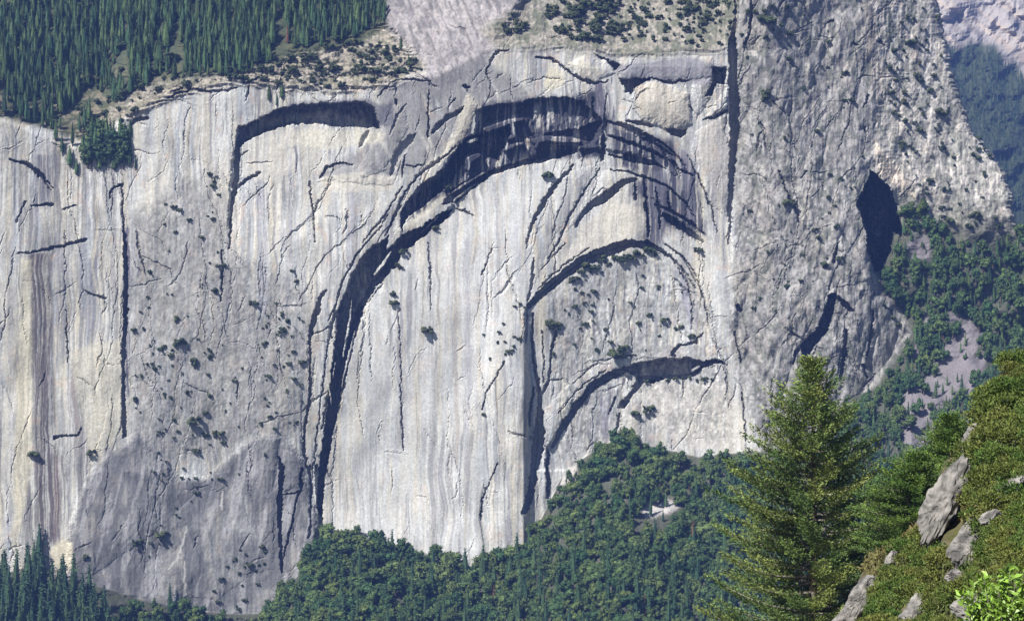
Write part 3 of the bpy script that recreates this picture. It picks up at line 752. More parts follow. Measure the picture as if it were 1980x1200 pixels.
def proto_broad(seed, w=.42, n=420, trunk=True, flat=1.0):
    rng = np.random.default_rng(seed)
    nb = 15
    ctr = []
    for i in range(nb):
        a = i * 2.4; q = rng.uniform(.3, 1) if i else 0
        ctr.append((math.cos(a) * q * w * .75, math.sin(a) * q * w * .75, (.60 + rng.uniform(-.28, .26) - .10 * q) * flat))
    ctr = np.array(ctr); rad = rng.uniform(.10, .21, nb) * (w / .42)
    parts = [blob(ctr[i], rad[i] * np.array([.8, .8, .75 * flat]), rng) for i in range(nb)]
    which = rng.choice(nb, n, p=rad ** 2 / (rad ** 2).sum())
    d = unit(rng.normal(size=(n, 3)) + [0, 0, .25])
    c = ctr[which] + d * rad[which][:, None] * rng.uniform(.75, 1.18, (n, 1)) * [1, 1, flat]
    parts.append(cards(c, rng.uniform(.05, .10, n) * (w / .42) ** .5, rng, None, .8, .6))
    tr = None
    if trunk:
        tr = joinm([tube([(0, 0, -.1), (.01, 0, .25), (.0, .01, .5)], [.035, .028, .016], 5)] +
                   [tube([(0, 0, .25), tuple(ctr[i] * .6 + [0, 0, .15]), tuple(ctr[i])], [.018, .012, .005], 4) for i in range(1, 5)])
    return joinm(parts), tr

def leaf_proto(name, crown, trunk, mcrown):
    """one mesh for far plants: crown faces then trunk faces"""
    if trunk is None:
        v, f = crown; nc = len(f)
    else:
        v, f = joinm([crown, trunk]); nc = len(crown[1])
    me = new_mesh(name, v, f)
    me.materials.append(mcrown); me.materials.append(M_BARK)
    mi = np.zeros(len(f), np.int32); mi[nc:] = 1
    me.polygons.foreach_set("material_index", mi)
    return me, v, f, nc

M_PINE = leaf_mat("pine_needles", (.040, .085, .040), (.075, .115, .040))
M_FIR = leaf_mat("fir_needles", (.036, .078, .042), (.062, .108, .042))
M_OAK = leaf_mat("oak_leaves", (.038, .086, .032), (.108, .148, .042))
M_SHRUB = leaf_mat("shrub_leaves", (.040, .060, .028), (.075, .090, .040))
def with_tone(name, ca, cb): return leaf_mat(name, ca, cb, use_tone=True)
PINES = [leaf_proto("pine_tree", *proto_conifer(s, r, 400, b), M_PINE) for s, r, b in ((1, .20, .08), (2, .23, .06), (3, .18, .12), (4, .25, .05), (5, .21, .04), (6, .34, .02), (7, .28, .05))]
FIRS = [leaf_proto("fir_tree", *proto_conifer(s, r, 480, b), M_FIR) for s, r, b in ((11, .18, .04), (12, .21, .03), (13, .16, .05), (14, .23, .03))]
OAKS = [leaf_proto("oak_tree", *proto_broad(s, w, 420, True, fl_), M_OAK) for s, w, fl_ in ((21, .42, 1.), (22, .48, 1.0), (23, .32, 1.15), (24, .55, .9), (25, .38, 1.1))]
SHRUBS = [leaf_proto("cliff_shrub", *proto_broad(s, w, 150, False, f_), M_SHRUB) for s, w, f_ in ((31, .5, .9), (32, .6, .8), (33, .4, 1.), (34, .7, .7))]

def inside(px, py, pts):
    return poly_sd(np.asarray(px, np.float32), np.asarray(py, np.float32), pts) < 0

def scatter(pts, dx, dy, seed, jit=.45):
    rng = np.random.default_rng(seed)
    a = np.array(pts); x0, y0 = a.min(0); x1, y1 = a.max(0)
    gy = np.arange(y0, y1, dy); out = []
    for k, y in enumerate(gy):
        gx = np.arange(x0 + (k % 2) * dx * .5, x1, dx)
        out.append(np.stack([gx + rng.uniform(-jit, jit, len(gx)) * dx, y + rng.uniform(-jit, jit, len(gx)) * dy], -1))
    p = np.concatenate(out)
    return p[inside(p[:, 0], p[:, 1], pts)]

def plant(rows, protos, name, cat, stuff_name, stuff_mat, limit, surf_fn=surf, sink=0.3, seed=5):
    """rows: (px, py base, height px, label, group). The biggest `limit` become objects of their own, the rest one mass"""
    rng = np.random.default_rng(seed)
    rows = sorted(rows, key=lambda r: -r[2])
    made = 0; SV, SF, SC, SM, n = [], [], [], [], 0
    for r in rows:
        px, py, hp, label, group = r
        Yd = float(surf_fn(px, py))
        h = hp / 3.0 * Yd / D0
        p = np.array(ray(px, py, Yd - .25 * (h * .2))); p[2] -= sink
        me, v, f, nc = protos[rng.integers(len(protos))]
        rz = rng.uniform(0, 6.28); sx_ = h * rng.uniform(.85, 1.2)
        if made < limit:
            o = bpy.data.objects.new(name, me); COL.objects.link(o)
            o.location = p; o.rotation_euler = (rng.normal(0, .03), rng.normal(0, .03), rz); o.scale = (sx_, sx_, h)
            tag(o, label, cat, group); made += 1
        else:
            ca, sa = math.cos(rz), math.sin(rz)
            w = np.stack([(v[:, 0] * ca - v[:, 1] * sa) * sx_, (v[:, 0] * sa + v[:, 1] * ca) * sx_, v[:, 2] * h], -1) + p
            SV.append(w); SF.append(f + n); n += len(v); SC.append(np.full((len(v), 3), rng.uniform(0, 1)))
            m = np.zeros(len(f), np.int32); m[nc:] = 1; SM.append(m)
    if SV:
        me = new_mesh(stuff_name, np.concatenate(SV), np.concatenate(SF), np.concatenate(SC))
        me.materials.append(stuff_mat); me.materials.append(M_BARK)
        me.polygons.foreach_set("material_index", np.concatenate(SM))
        tag(link(stuff_name, me), kind="stuff")
    return made, len(rows) - made

rng = np.random.default_rng(7)
# pines on the slope above the rim
P_UP = [(-40,-50),(745,-50),(748,40),(690,78),(560,112),(470,142),(330,152),(250,182),(205,215),(160,262),(90,246),(40,232),(-40,225)]
rows = [(x, y, (20 + 34 * rng.random() ** 1.2), "dark green pine in the dense wood above the cliff, upper left", "pines on the slope above the cliff") for x, y in scatter(P_UP, 11, 8, 3, .6) if vn(np.array([x / 34.]), np.array([y / 26.]), 505)[0] < .98 - .24 * ss(60, 170, np.array([y + .12 * x]))[0]]
for x, y, h in [(170,318,60),(185,300,66),(200,315,58),(215,300,62),(228,318,60),(240,300,56),(250,318,38),(178,285,56),(206,278,60),(232,272,52),(160,300,46),(193,325,44),(222,325,46),(262,325,26)]:
    rows.append((x, y, h, "dark pine in the tight clump hanging over the rim below the wood", "clump of pines at the cliff rim"))
for x, y, h in [(120,295,40),(135,318,38),(148,335,30),(108,270,44),(140,280,46),(520,192,32),(545,188,36),(535,205,26),(790,128,26),(775,95,26)]:
    rows.append((x, y, h, "small pine standing apart on the rocky ledges of the cliff rim", "lone pines on the rim ledges"))
for k in range(30):
    rows.append((rng.uniform(160, 255), rng.uniform(262, 322), rng.uniform(26, 56), "dark pine in the tight clump hanging over the rim below the wood", "clump of pines at the cliff rim"))
rows = [r for r in rows if not (r[3].startswith("dark pine") and (r[0] - 165) / 90 + (r[1] - 330) / 60 < -1.2)]
BUSHY = [leaf_proto("rim_tree", *proto_broad(s_, w_, 420, True, 1.1), M_PINE) for s_, w_ in ((26, .34), (27, .42), (28, .3))]
plant([(rng.uniform(165, 252), rng.uniform(268, 322), rng.uniform(30, 50), "dark bushy tree in the tight clump hanging over the rim below the wood", "bushy trees of the rim clump") for k in range(26)], BUSHY, "rim_tree", "tree", "rim_wood", M_PINE, 99)
print("pines", plant(rows, PINES, "pine_tree", "tree", "pine_wood", with_tone("pine_wood", (.040, .085, .040), (.075, .115, .040)), 296))

# firs at the valley foot
rows = []
for x, y in scatter([(-40,1130),(60,1120),(195,1160),(215,1200),(205,1330),(-40,1330)], 19, 22, 4):
    rows.append((x, y + 20, rng.uniform(70, 110), "tall pointed fir in the dark stand below the cliff at the lower left", "firs at the lower left foot of the cliff"))
rows += [(75,1105,95,"slim dark fir standing before the cream rock at the lower left foot of the cliff",None),(62,1120,80,"short fir at the left foot of the streaked cream wall","firs at the lower left foot of the cliff"),(328,1180,55,"lone dark fir on the brow of the round oak thicket, lower left",None)]
for x, y in scatter([(580,1110),(700,1060),(960,1090),(1060,1020),(1200,960),(1440,930),(1440,1300),(540,1300)], 40, 26, 6, .6):
    rows.append((x, y + 10, rng.uniform(26, 74) * (.7 if y < 1060 else 1.1), "pointed fir rising out of the green wood on the lower talus", "firs among the oaks on the talus"))
print("firs", plant(rows, FIRS, "fir_tree", "tree", "fir_wood", with_tone("fir_wood", (.036, .078, .042), (.062, .108, .042)), 296))

M_DEAD = leaf_mat("dead_needles", (.16, .075, .05), (.20, .10, .065))
DEADP = [leaf_proto("dead_tree", *proto_conifer(s_, .17, 300, .1), M_DEAD) for s_ in (17, 18)]
plant([(1340,1052,50,"rust brown dead tree high on the talus, left of the tall fir",None),(1247,1190,44,"reddish brown dead tree low on the talus near the bottom edge",None),(556,84,40,"rust brown dead pine in the right part of the upper wood",None),
       (955,1160,34,"brown dead tree in the wood below the white central wall",None)], DEADP, "dead_tree", "tree", "dead_wood", M_DEAD, 99)

# broadleaved trees on the talus
P_OAK = [(500,1195),(520,1170),(560,1120),(600,1075),(622,1032),(660,1022),(700,1030),(740,1042),(800,1060),(850,1075),(900,1095),(950,1082),(1020,1062),(1045,1005),(1075,945),(1110,905),(1160,858),(1210,838),(1260,862),(1350,886),(1480,876),(1600,850),(1640,900),(1640,1300),(420,1300)]
rows = []
for x, y in scatter(P_OAK, 19, 11, 8, .6):
    if inside([x], [y], [(1232,1012),(1234,975),(1300,960),(1326,985),(1300,1024)])[0]: continue
    if x < 1060: lab, g = "round crowned oak in the green wood at the foot of the white central wall", "oaks below the central wall"
    else: lab, g = "round crowned oak on the green talus cone under the lowest arch", "oaks on the talus cone"
    rows.append((x, y + 12, (14 + 30 * rng.random() ** 1.3) * (1.1 if y > 1000 else .9), lab, g))
for x, y in scatter([(205,1195),(250,1165),(330,1172),(400,1180),(430,1200),(430,1330),(200,1330)], 27, 18, 9):
    rows.append((x, y + 10, rng.uniform(30, 44), "broad bushy oak in the round thicket below the grey slabs, lower left", "oaks below the grey slabs"))
print("oaks", plant(rows, OAKS, "oak_tree", "tree", "oak_wood", with_tone("oak_wood", (.038, .086, .032), (.108, .148, .042)), 296))

# trees on the right hand slope
rows = []
scr = [SCREE[i] for i in (1, 2, 3, 4, 6, 8)]
for x, y in scatter([(1745,400),(1790,410),(1850,462),(1920,482),(1965,440),(2080,480),(2080,1180),(1640,1180),(1560,900),(1600,850),(1640,775),(1700,755),(1738,700),(1768,640),(1745,600),(1702,545),(1725,495),(1748,470)], 15, 10, 10, .6):
    if any(inside([x], [y], q)[0] for q in scr) and rng.random() < .70: continue
    rows.append((x, y + 8, (12 + 26 * rng.random()), "bushy green tree on the steep wooded slope right of the cliff", "trees on the slope right of the cliff"))
print("slope", plant(rows, [OAKS[0], OAKS[2], OAKS[4], FIRS[1], FIRS[3]], "hillside_tree", "tree", "slope_wood", with_tone("slope_wood", (.048, .100, .038), (.095, .145, .044)), 296))
rows = [(x, y, rng.uniform(8, 15), "x", None) for x, y in scatter([(1800,70),(1850,110),(1880,95),(1910,100),(1940,118),(1985,155),(2060,210),(2060,620),(1850,620)], 9, 5.5, 12)]
plant(rows, FIRS, "far_tree", "tree", "far_forest", with_tone("far_forest", (.030, .062, .032), (.055, .090, .036)), 0, surf_fn=far_surf)

# shrubs on ledges and in cracks
SZ = [([(255,560),(300,520),(420,560),(470,700),(480,850),(400,880),(330,870),(260,800)], 80, 5, 15, "dark green shrub on the grey slabs left of the narrow corner crack", "shrubs on the grey left slabs"),
      ([(300,400),(420,330),(450,480),(420,560),(300,540)], 26, 5, 12, "small dark shrub in the steps of the grey wall under the upper left roof", "shrubs on the wall under the left roof"),
      ([(490,560),(560,510),(620,580),(590,830),(500,850)], 52, 5, 13, "small dark shrub on the broken grey rock left of the great arch foot", "shrubs left of the great arch"),
      ([(250,880),(480,850),(560,840),(520,900),(380,960),(300,1080),(270,1080),(340,960)], 30, 5, 11, "small shrub along the diagonal ledge above the lower left slabs", "shrubs on the diagonal ledge"),
      ([(370,1165),(430,1080),(510,1040),(520,1130),(460,1180)], 22, 6, 13, "shrub on the broken ledges low on the grey slabs", "shrubs low on the slabs"),
      ([(930,640),(1010,580),(1030,640),(960,740),(930,860)], 20, 5, 11, "dark shrub on the buttress right of the white central wall", "shrubs on the central buttress"),
      ([(1060,590),(1130,520),(1330,540),(1340,660),(1230,690),(1070,700)], 46, 5, 13, "small shrub on the broken rock beneath the middle arch", "shrubs beneath the middle arch"),
      ([(1435,-20),(1680,-20),(1680,300),(1640,560),(1500,700),(1430,560)], 78, 5, 13, "small dark shrub in a crack of the rough grey right pillar", "shrubs on the right pillar"),
      ([(1440,0),(1520,0),(1540,70),(1450,110)], 14, 10, 18, "green bush at the top of the rough right pillar beside the chimney", "bushes at the top of the pillar"),
      ([(1690,-20),(1800,-20),(1850,200),(1940,340),(1940,460),(1850,450),(1760,360),(1720,200)], 120, 6, 17, "green bush on the pale broken ridge at the right", "bushes on the right ridge"),
      ([(200,225),(330,155),(560,110),(700,80),(790,105),(820,135),(640,175),(450,158),(330,185),(250,225)], 190, 6, 19, "low green bush on the stepped rim ledges under the upper left wood", "bushes on the rim ledges"),
      ([(60,250),(180,90),(420,60),(470,135),(330,150),(205,210),(150,258)], 60, 9, 22, "broad bush in the thin rocky edge of the wood above the left rim", "bushes at the thin edge of the wood"),
      ([(1050,-30),(1180,-20),(1195,70),(1150,85),(1060,70)], 85, 12, 26, "bush in the dense green patch above the centre of the cliff rim", "bushes in the green patch above the rim"),
      ([(930,60),(990,20),(1030,60),(1000,80)], 10, 10, 20, "green bush on the bare slab above the cliff rim, left of the dense patch", "bushes left of the green patch"),
      ([(1190,-20),(1425,-20),(1420,40),(1400,90),(1200,100)], 150, 6, 18, "small bush on the pale stony slope above the rim, left of the chimney", "bushes on the stony slope above the rim"),
      ([(1690,470),(1760,600),(1745,640),(1700,600)], 6, 7, 12, "shrub at the foot edge of the right pillar below the dark cave", "shrubs below the cave"),
      ]
rows = []
for pts, n, s0, s1, lab, g in SZ:
    a = np.array(pts); k = 0
    cl = rng.uniform(a.min(0), a.max(0), (max(3, n // 5), 2))
    while k < n:
        p = cl[rng.integers(len(cl))] + rng.normal(0, 22, 2) if rng.random() < .6 else rng.uniform(a.min(0), a.max(0))
        if inside([p[0]], [p[1]], pts)[0]:
            rows.append((p[0], p[1], s0 + (s1 - s0) * rng.random() ** 2, lab, g)); k += 1
for x in range(1105, 1275, 9):
    yb = np.interp(x, [1100, 1130, 1170, 1200, 1240, 1275], [545, 522, 508, 500, 492, 492])
    rows.append((x, yb + rng.uniform(-2, 8), rng.uniform(9, 19), "hanging green bush on the ledge under the roof of the middle arch", "bushes on the middle arch ledge"))
for x in range(1250, 1385, 14):
    rows.append((x, 737 + rng.uniform(-3, 4), rng.uniform(7, 13), "small bush on the ledge inside the lowest arch", "bushes in the lowest arch"))
for x, y in [(760,575),(768,515),(780,490),(775,520),(790,478),(840,448),(845,443),(700,600),(762,590),(862,372),(868,366)]:
    rows.append((x, y, rng.uniform(9, 17), "green bush in the corner of the great arch", "bushes in the great arch"))
for x, y, h, lab in [(824,645,22,"dark bush in the middle of the white central wall"),(1065,640,28,"large dark bush high in the left corner beneath the middle arch"),(1080,635,16,"small bush touching the large dark one beneath the middle arch"),
                     (1228,804,16,"round bush on the pale face inside the lowest arch, left of its twin"),(1255,798,22,"round bush on the pale face inside the lowest arch, right of its twin"),(1190,690,26,"green bush sitting on the crest of the lowest arch"),
                     (1205,680,20,"green bush right behind the one on the crest of the lowest arch"),(1350,487,15,"single bush right of the middle arch crest"),(1480,200,32,"tall dark bush on the left edge of the right pillar"),(1484,50,30,"large bush at the top left of the right pillar"),
                     (340,625,17,"large shrub highest in the group on the grey left slabs"),(348,670,24,"broad dark shrub in the middle of the grey left slabs"),(376,820,24,"large round shrub low on the grey left slabs"),(375,712,24,"tall dark shrub right of the middle of the grey left slabs"),
                     (1060,345,20,"dark bush just under the crown of the great arch"),(490,590,15,"dark shrub on the short ledge left of the great arch"),(310,1040,22,"shrub in the pale notch low on the left slabs"),(165,1085,18,"dark shrub beside the pale block at the left foot"),(265,1055,20,"dark hollow shrub on the lower left slabs"),
                     (65,885,20,"green shrub in the dark stained streaks at far left"),(176,880,18,"green shrub on the cream wall right of the dark streaks"),(1595,520,18,"shrub on the right pillar left of the cave"),(1525,400,22,"tall shrub in the groove of the right pillar")]:
    rows.append((x, y, h, lab, None))
print("shrubs", plant(rows, SHRUBS, "cliff_shrub", "shrub", "scrub", with_tone("scrub", (.040, .060, .028), (.075, .090, .040)), 297, sink=.1))

# ------------------------------------------------------------------ valley floor and near hillside
CREST = [(-400, 1960), (0, 1820), (1300, 1365), (1600, 1250), (1640, 1200), (1665, 1140), (1690, 1100), (1740, 1068), (1785, 1025), (1800, 965), (1825, 900), (1860, 872), (1890, 822), (1905, 775), (1935, 725), (1980, 705), (2100, 640), (2500, 480)]
na = np.concatenate([np.arange(-600, 1560, 30), np.arange(1560, 2140, 2.5), np.arange(2140, 2700, 20)])
nyd = np.concatenate([np.arange(2.5, 30, .9), np.arange(30, 90, .3), np.arange(90, 165, 1.5), np.arange(165, 520, 12)])
NA, NY = np.meshgrid(na, nyd)
crest = np.interp(NA, [p[0] for p in CREST], [p[1] for p in CREST])
slopef = 10 + 4 * ss(1500, 1900, NA)
NP = np.where(NY <= 85, crest + (85 - NY) * slopef, crest + (NY - 85) * 1.6)
t = np.clip((NY - 160) / 340, 0, 1)
NP = NP * (1 - t) + 2420 * t
nx, _, nz_ = ray(NA, NP, NY)
bump = (fbm(nx / 3.2, NY / 3.2, 401, 4) - .5) * 2.4 * ss(6, 40, NY) + (fbm(nx / .7, NY / .7, 402, 3) - .5) * .5 * ss(6, 30, NY)
nz_ = nz_ + bump * ss(120, 80, NY)
def near_z(px, Yd):
    """height of the near hillside under photo column px at distance Yd"""
    j = np.clip(np.searchsorted(na, px), 0, len(na) - 1); i = np.clip(np.searchsorted(nyd, Yd), 0, len(nyd) - 1)
    return nz_[i, j]
nc_ = np.zeros(NA.shape + (3,), np.float32) + np.array([.10, .088, .05], np.float32)
nc_ = lerp(nc_, (.085, .085, .03), ss(.42, .6, fbm(nx / 1.1, nz_ / .8, 403, 4)))
nc_ = lerp(nc_, (.18, .155, .125), ss(.6, .7, fbm(nx / .8, nz_ / .6, 404, 4)) * .8)
o = link("near_hillside", new_mesh("near_hillside", np.stack([nx, NY, nz_], -1).reshape(-1, 3), grid_faces(*NA.shape)[:, ::-1], nc_.reshape(-1, 3)), M_ROCK)
tag(o, "brown scrubby hillside at the lower right", kind="structure")
vf = [(-900, 480, -252), (900, 480, -252), (900, 1130, -252), (-900, 1130, -252)]
o = link("valley_floor", new_mesh("valley_floor", vf, [(0, 1, 2, 3)]), flat_mat("meadow", (.05, .065, .03), (.09, .085, .045), .02))
tag(o, kind="structure")

# ------------------------------------------------------------------ foreground conifers
def big_conifer(H, Rf, nwh, per, seed, spray, needle, zlow, tipup=.35, droop=(.55, -.25)):
    """crown cards, branch wood and trunk of one big conifer with upturned branch tips"""
    rng = np.random.default_rng(seed)
    C_, Dd, S_, T_, wood = [], [], [], [], []
    for i in range(nwh):
        t = zlow + (1 - zlow) * ((i + rng.uniform(-.3, .3)) / nwh)
        t = min(max(t, zlow), .985)
        for k in range(per):
            ph = k * 2 * math.pi / per + i * 1.3 + rng.uniform(-.5, .5)
            L = Rf(t, ph) * rng.uniform(.72, 1.06)
            if L < .15: L = .15
            a0 = droop[1] + (droop[0] - droop[1]) * t + rng.uniform(-.12, .12)
            dr = np.array([math.cos(ph), math.sin(ph), 0]); sd = np.array([-math.sin(ph), math.cos(ph), 0])
            s = np.linspace(0, 1, 6)
            wob = rng.uniform(-.12, .12); tone = rng.random()
            pth = np.array([0, 0, t * H]) + dr * (s * L)[:, None] + sd * (wob * L * s ** 2)[:, None] + np.array([0, 0, 1]) * ((a0 * s + (tipup - min(a0, 0) * .6) * s ** 2.4) * L)[:, None]
            wood.append(tube(pth, (.012 + .012 * L) * (1.05 - s), 4))
            m = max(3, int(L / spray * 2.1))
            for q in np.linspace(.22, 1.0, m):
                base = np.array([np.interp(q, s, pth[:, d]) for d in range(3)])
                for side in ((-1, 1) if q < .97 else (0,)):
                    sl = spray * (1.25 - .55 * q) * rng.uniform(.6, 1.25)
                    dv = dr * (.55 if side else 1) + sd * side * .8 + np.array([0, 0, rng.uniform(.0, .55)])
                    dv /= np.linalg.norm(dv)
                    nn = max(3, int(sl / needle * 5.6))
                    u = rng.uniform(0.05, 1, nn)
                    T_.append(np.full(nn, np.clip(tone + rng.normal(0, .12), 0, 1)))
                    pc = base + dv * (u * sl)[:, None] + rng.normal(0, needle * .5, (nn, 3)) - np.array([0, 0, .34]) * rng.random((nn, 1)) * sl + np.array([0, 0, 1]) * (u ** 2 * sl * .25)[:, None]
                    C_.append(pc); Dd.append(np.tile(dv + [0, 0, .25], (nn, 1))); S_.append(rng.uniform(.7, 1.35, nn) * needle)
    tv = tube([(0, 0, -1.5), (0, 0, H * .3), (.1, 0, H * .6), (0, .05, H * .85), (0, 0, H)], [H * .016, H * .012, H * .008, H * .004, .02], 9)
    return cards(np.concatenate(C_), np.concatenate(S_), rng, np.concatenate(Dd), .42, .9), joinm(wood), tv, np.repeat(np.concatenate(T_), 4)

M_BIGFIR = leaf_mat("near_fir_needles", (.070, .130, .034), (.195, .235, .056), .6, True, .3)
M_BIGFIR2 = leaf_mat("near_young_fir_needles", (.065, .13, .028), (.13, .20, .035), .6, True, .3)
M_TWIG = flat_mat("grey_twigs", (.16, .14, .12), (.30, .27, .23), 6)
def add_conifer(px, Yd, tip_py, name, label, Rf, nwh, per, seed, spray, needle, zlow, mat, **kw):
    zb = near_z(px, Yd) - .2
    x = (px - 990) / 3 * Yd / D0
    H = (600 - tip_py) / 3 * Yd / D0 - zb
    root = bpy.data.objects.new(name, None); COL.objects.link(root); root.location = (x, Yd, zb)
    tag(root, label, "tree")
    cr, wd, tr, tn = big_conifer(H, Rf, nwh, per, seed, spray, needle, zlow, **kw)
    link("crown", new_mesh("crown", *cr, np.stack([tn] * 3, -1)), mat, root)
    link("branches", new_mesh("branches", *wd), M_TWIG, root)
    link("trunk", new_mesh("trunk", *tr), M_BARK, root)
    return H
FIR_H = 35.0
def R_fir(t, ph):
    d = (1 - t) * FIR_H
    r = np.interp(d, [0, 1, 3.2, 6, 9, 11.5, 15, 19, 30, 40], [.1, .55, 1.9, 3.3, 5.0, 5.9, 7.4, 8.6, 9, 7])
    g = vn(np.array([ph * 1.1 + 40]), np.array([d * .45]), 77)[0]
    return r * (.52 + .74 * g) * (1.0 - .10 * math.cos(ph) * (1 - t))
def R_fir_old(t, ph):
    # radius in metres: narrow spire, broad skirt, fuller towards the left low down
    r = np.interp(t, [0, .12, .3, .45, .6, .72, .84, .92, 1.0], [7.6, 7.6, 7.0, 6.0, 4.9, 4.2, 3.0, 1.7, .25])
    return r * (1 + .10 * math.sin(ph * 2 + t * 9)) * (1.0 - .10 * math.cos(ph) * (1 - t))
print("fir H", add_conifer(1572, 150, 684, "tall_fir", "tall olive green fir with upturned branch tips before the right end of the cliff", R_fir, 48, 6, 3, .88, .25, .06, M_BIGFIR, tipup=.26, droop=(.22, -.22)))
def R_fir2(t, ph):
    return np.interp((1 - t) * 14, [0, 1, 3, 6, 14], [.15, .8, 2.0, 3.6, 4.2])
print("fir2 H", add_conifer(1772, 112, 872, "young_fir", "bright green young fir peeping up behind the rocky hillside, right of the tall fir", R_fir2, 34, 7, 9, .5, .13, .1, M_BIGFIR2, tipup=.08, droop=(.25, -.12)))
print("fir3 H", add_conifer(1836, 118, 800, "young_fir", "slim dark young fir rising between the bright young fir and the scrubby crest", lambda t, p: R_fir2(t, p) * .55, 30, 6, 10, .45, .13, .1, M_BIGFIR2, tipup=.1, droop=(.3, -.1)))

# ------------------------------------------------------------------ near hillside rocks, shrubs and the leafy bush
M_NROCK = flat_mat("hill_rock", (.08, .078, .075), (.27, .255, .24), 2.6)
def rock(px, py, w, h, Yd, seed, label, tilt=.5):
    """weathered outcrop standing out of the hillside"""
    rng = np.random.default_rng(seed)
    n, m = 40, 56
    th = np.linspace(.02, math.pi - .02, n); ph = np.arange(m) * 2 * math.pi / m
    T, P = np.meshgrid(th, ph, indexing='ij')
    d = np.stack([np.sin(T) * np.cos(P), np.sin(T) * np.sin(P), np.cos(T)], -1)
    r = np.ones(T.shape)
    for k in range(11):                                     # flat joint faces
        nv = unit(rng.normal(size=3)); cut = rng.uniform(.55, .85)
        dd = d @ nv
        r = np.minimum(r, np.where(dd > .05, cut / np.maximum(dd, .05), 9))
    Pn = np.minimum(P, 2 * math.pi - P)
    r = r * (1 + (fbm(Pn * 4 + seed, T * 5, 411, 4) - .5) * .34 + (fbm(Pn * 15 + seed, T * 17, 412, 3) - .5) * .12 - .06 * ss(.08, .0, np.abs(fbm(Pn * 3 + seed, T * 5, 413, 3) - .5))) + .012 * np.sign(np.sin(T * 17 + 5 * fbm(Pn * 2 + seed, T * 2, 415, 2)))
    s = Yd / D0 / 3
    v = d * r[..., None] * np.array([w * .5 * s, w * .5 * s, h * .5 * s])
    v[..., 0] += v[..., 2] * tilt
    x, y, z = ray(px, py, Yd - 1.2)
    f = np.array([(i * m + j, (i + 1) * m + j, (i + 1) * m + (j + 1) % m, i * m + (j + 1) % m) for i in range(n - 1) for j in range(m)])
    me = new_mesh("rock_outcrop", v.reshape(-1, 3), f)
    o = link("rock_outcrop", me, M_NROCK); o.location = (x, y, z)
    tag(o, label, "rock", "rock outcrops on the near hillside")
ROCKS = [(1826,964,74,180,84,"largest pale outcrop, the steep face beside the young fir",.45),(1872,1048,72,96,79,"pale wedge of rock halfway down the near hillside",.4),
         (1668,1148,50,96,84.5,"grey rock at the left edge of the near hillside",.5),(1634,1200,60,90,85,"grey rock running out of frame at the left foot of the near hillside",.5),
         (1762,1184,50,74,74,"pale rock at the bottom edge between scrub patches",.4),(1962,940,56,48,72,"pale rock amid scrub near the right edge of the hillside",.5),
         (1878,1180,80,60,62,"pale rock at the bottom edge left of the bright leafy bush",.3),(1722,1085,34,40,84,"small rock on the crest left of the bright young fir",.4),
         (1880,850,52,60,84,"small pale rock on the upper crest below the golden scrub",.4),(1850,1110,46,30,70,"small brown rock in the middle of the lower scrub",.3),(1920,1000,50,34,74,"low brown rock under the scrub at right",.3)]


M_CHAP = leaf_mat("chaparral_leaves", (.060, .115, .020), (.130, .140, .032), .6, spec=.25)
def proto_chap(seed, n=1100):
    rng = np.random.default_rng(seed)
    nb = 14; a = rng.uniform(0, 6.28, nb); q = rng.uniform(0, 1, nb) ** .6
    ctr = np.stack([np.cos(a) * q * .5, np.sin(a) * q * .5, .22 + .42 * rng.random(nb) * (1.1 - q)], -1)
    rad = rng.uniform(.16, .3, nb)
    w = rng.choice(nb, n, p=rad ** 2 / (rad ** 2).sum())
    d = unit(rng.normal(size=(n, 3)) + [0, 0, .35])
    c = ctr[w] + d * rad[w][:, None] * rng.uniform(.6, 1.2, (n, 1)); c[:, 2] = np.abs(c[:, 2])
    lv = cards(c, rng.uniform(.06, .13, n), rng, d * .7 + [0, 0, .5], .5, .3)
    stems = joinm([tube([(0, 0, -.1), tuple(ctr[i] * [.5, .5, .6]), tuple(ctr[i] + [0, 0, rad[i] * .6])], [.018, .012, .004], 4) for i in range(nb)])
    return lv, stems
CH = []
for s in (71, 72, 73, 74, 75):
    lv, stx = proto_chap(s)
    a_ = new_mesh("foliage", *lv); a_.materials.append(M_CHAP)
    b2 = new_mesh("stems", *stx); b2.materials.append(M_TWIG)
    CH.append((a_, b2))
rng = np.random.default_rng(77)
cnt = 0
def hill_point(px, py):
    """where the sight line through (px, py) meets the near hillside"""
    j = np.clip(np.searchsorted(na, px), 0, len(na) - 1)
    pyy = 600 - nz_[:, j] * 3 * D0 / nyd
    ok = np.where((nyd < 88) & (pyy <= py))[0]
    return nyd[ok[0]] if len(ok) else 86.0
for i, r in enumerate(ROCKS):
    rock(r[0], r[1], r[2], r[3], min(float(hill_point(r[0], r[1] + r[3] * .25)), 84.5) + .4, 60 + i, r[5], r[6])
HP = [(1640,1215),(1672,1150),(1700,1105),(1745,1068),(1790,1030),(1806,970),(1832,905),(1865,868),(1895,818),(1908,772),(1940,722),(2010,690),(2040,1230),(1640,1260)]
spots = scatter(HP, 20, 12.5, 21)
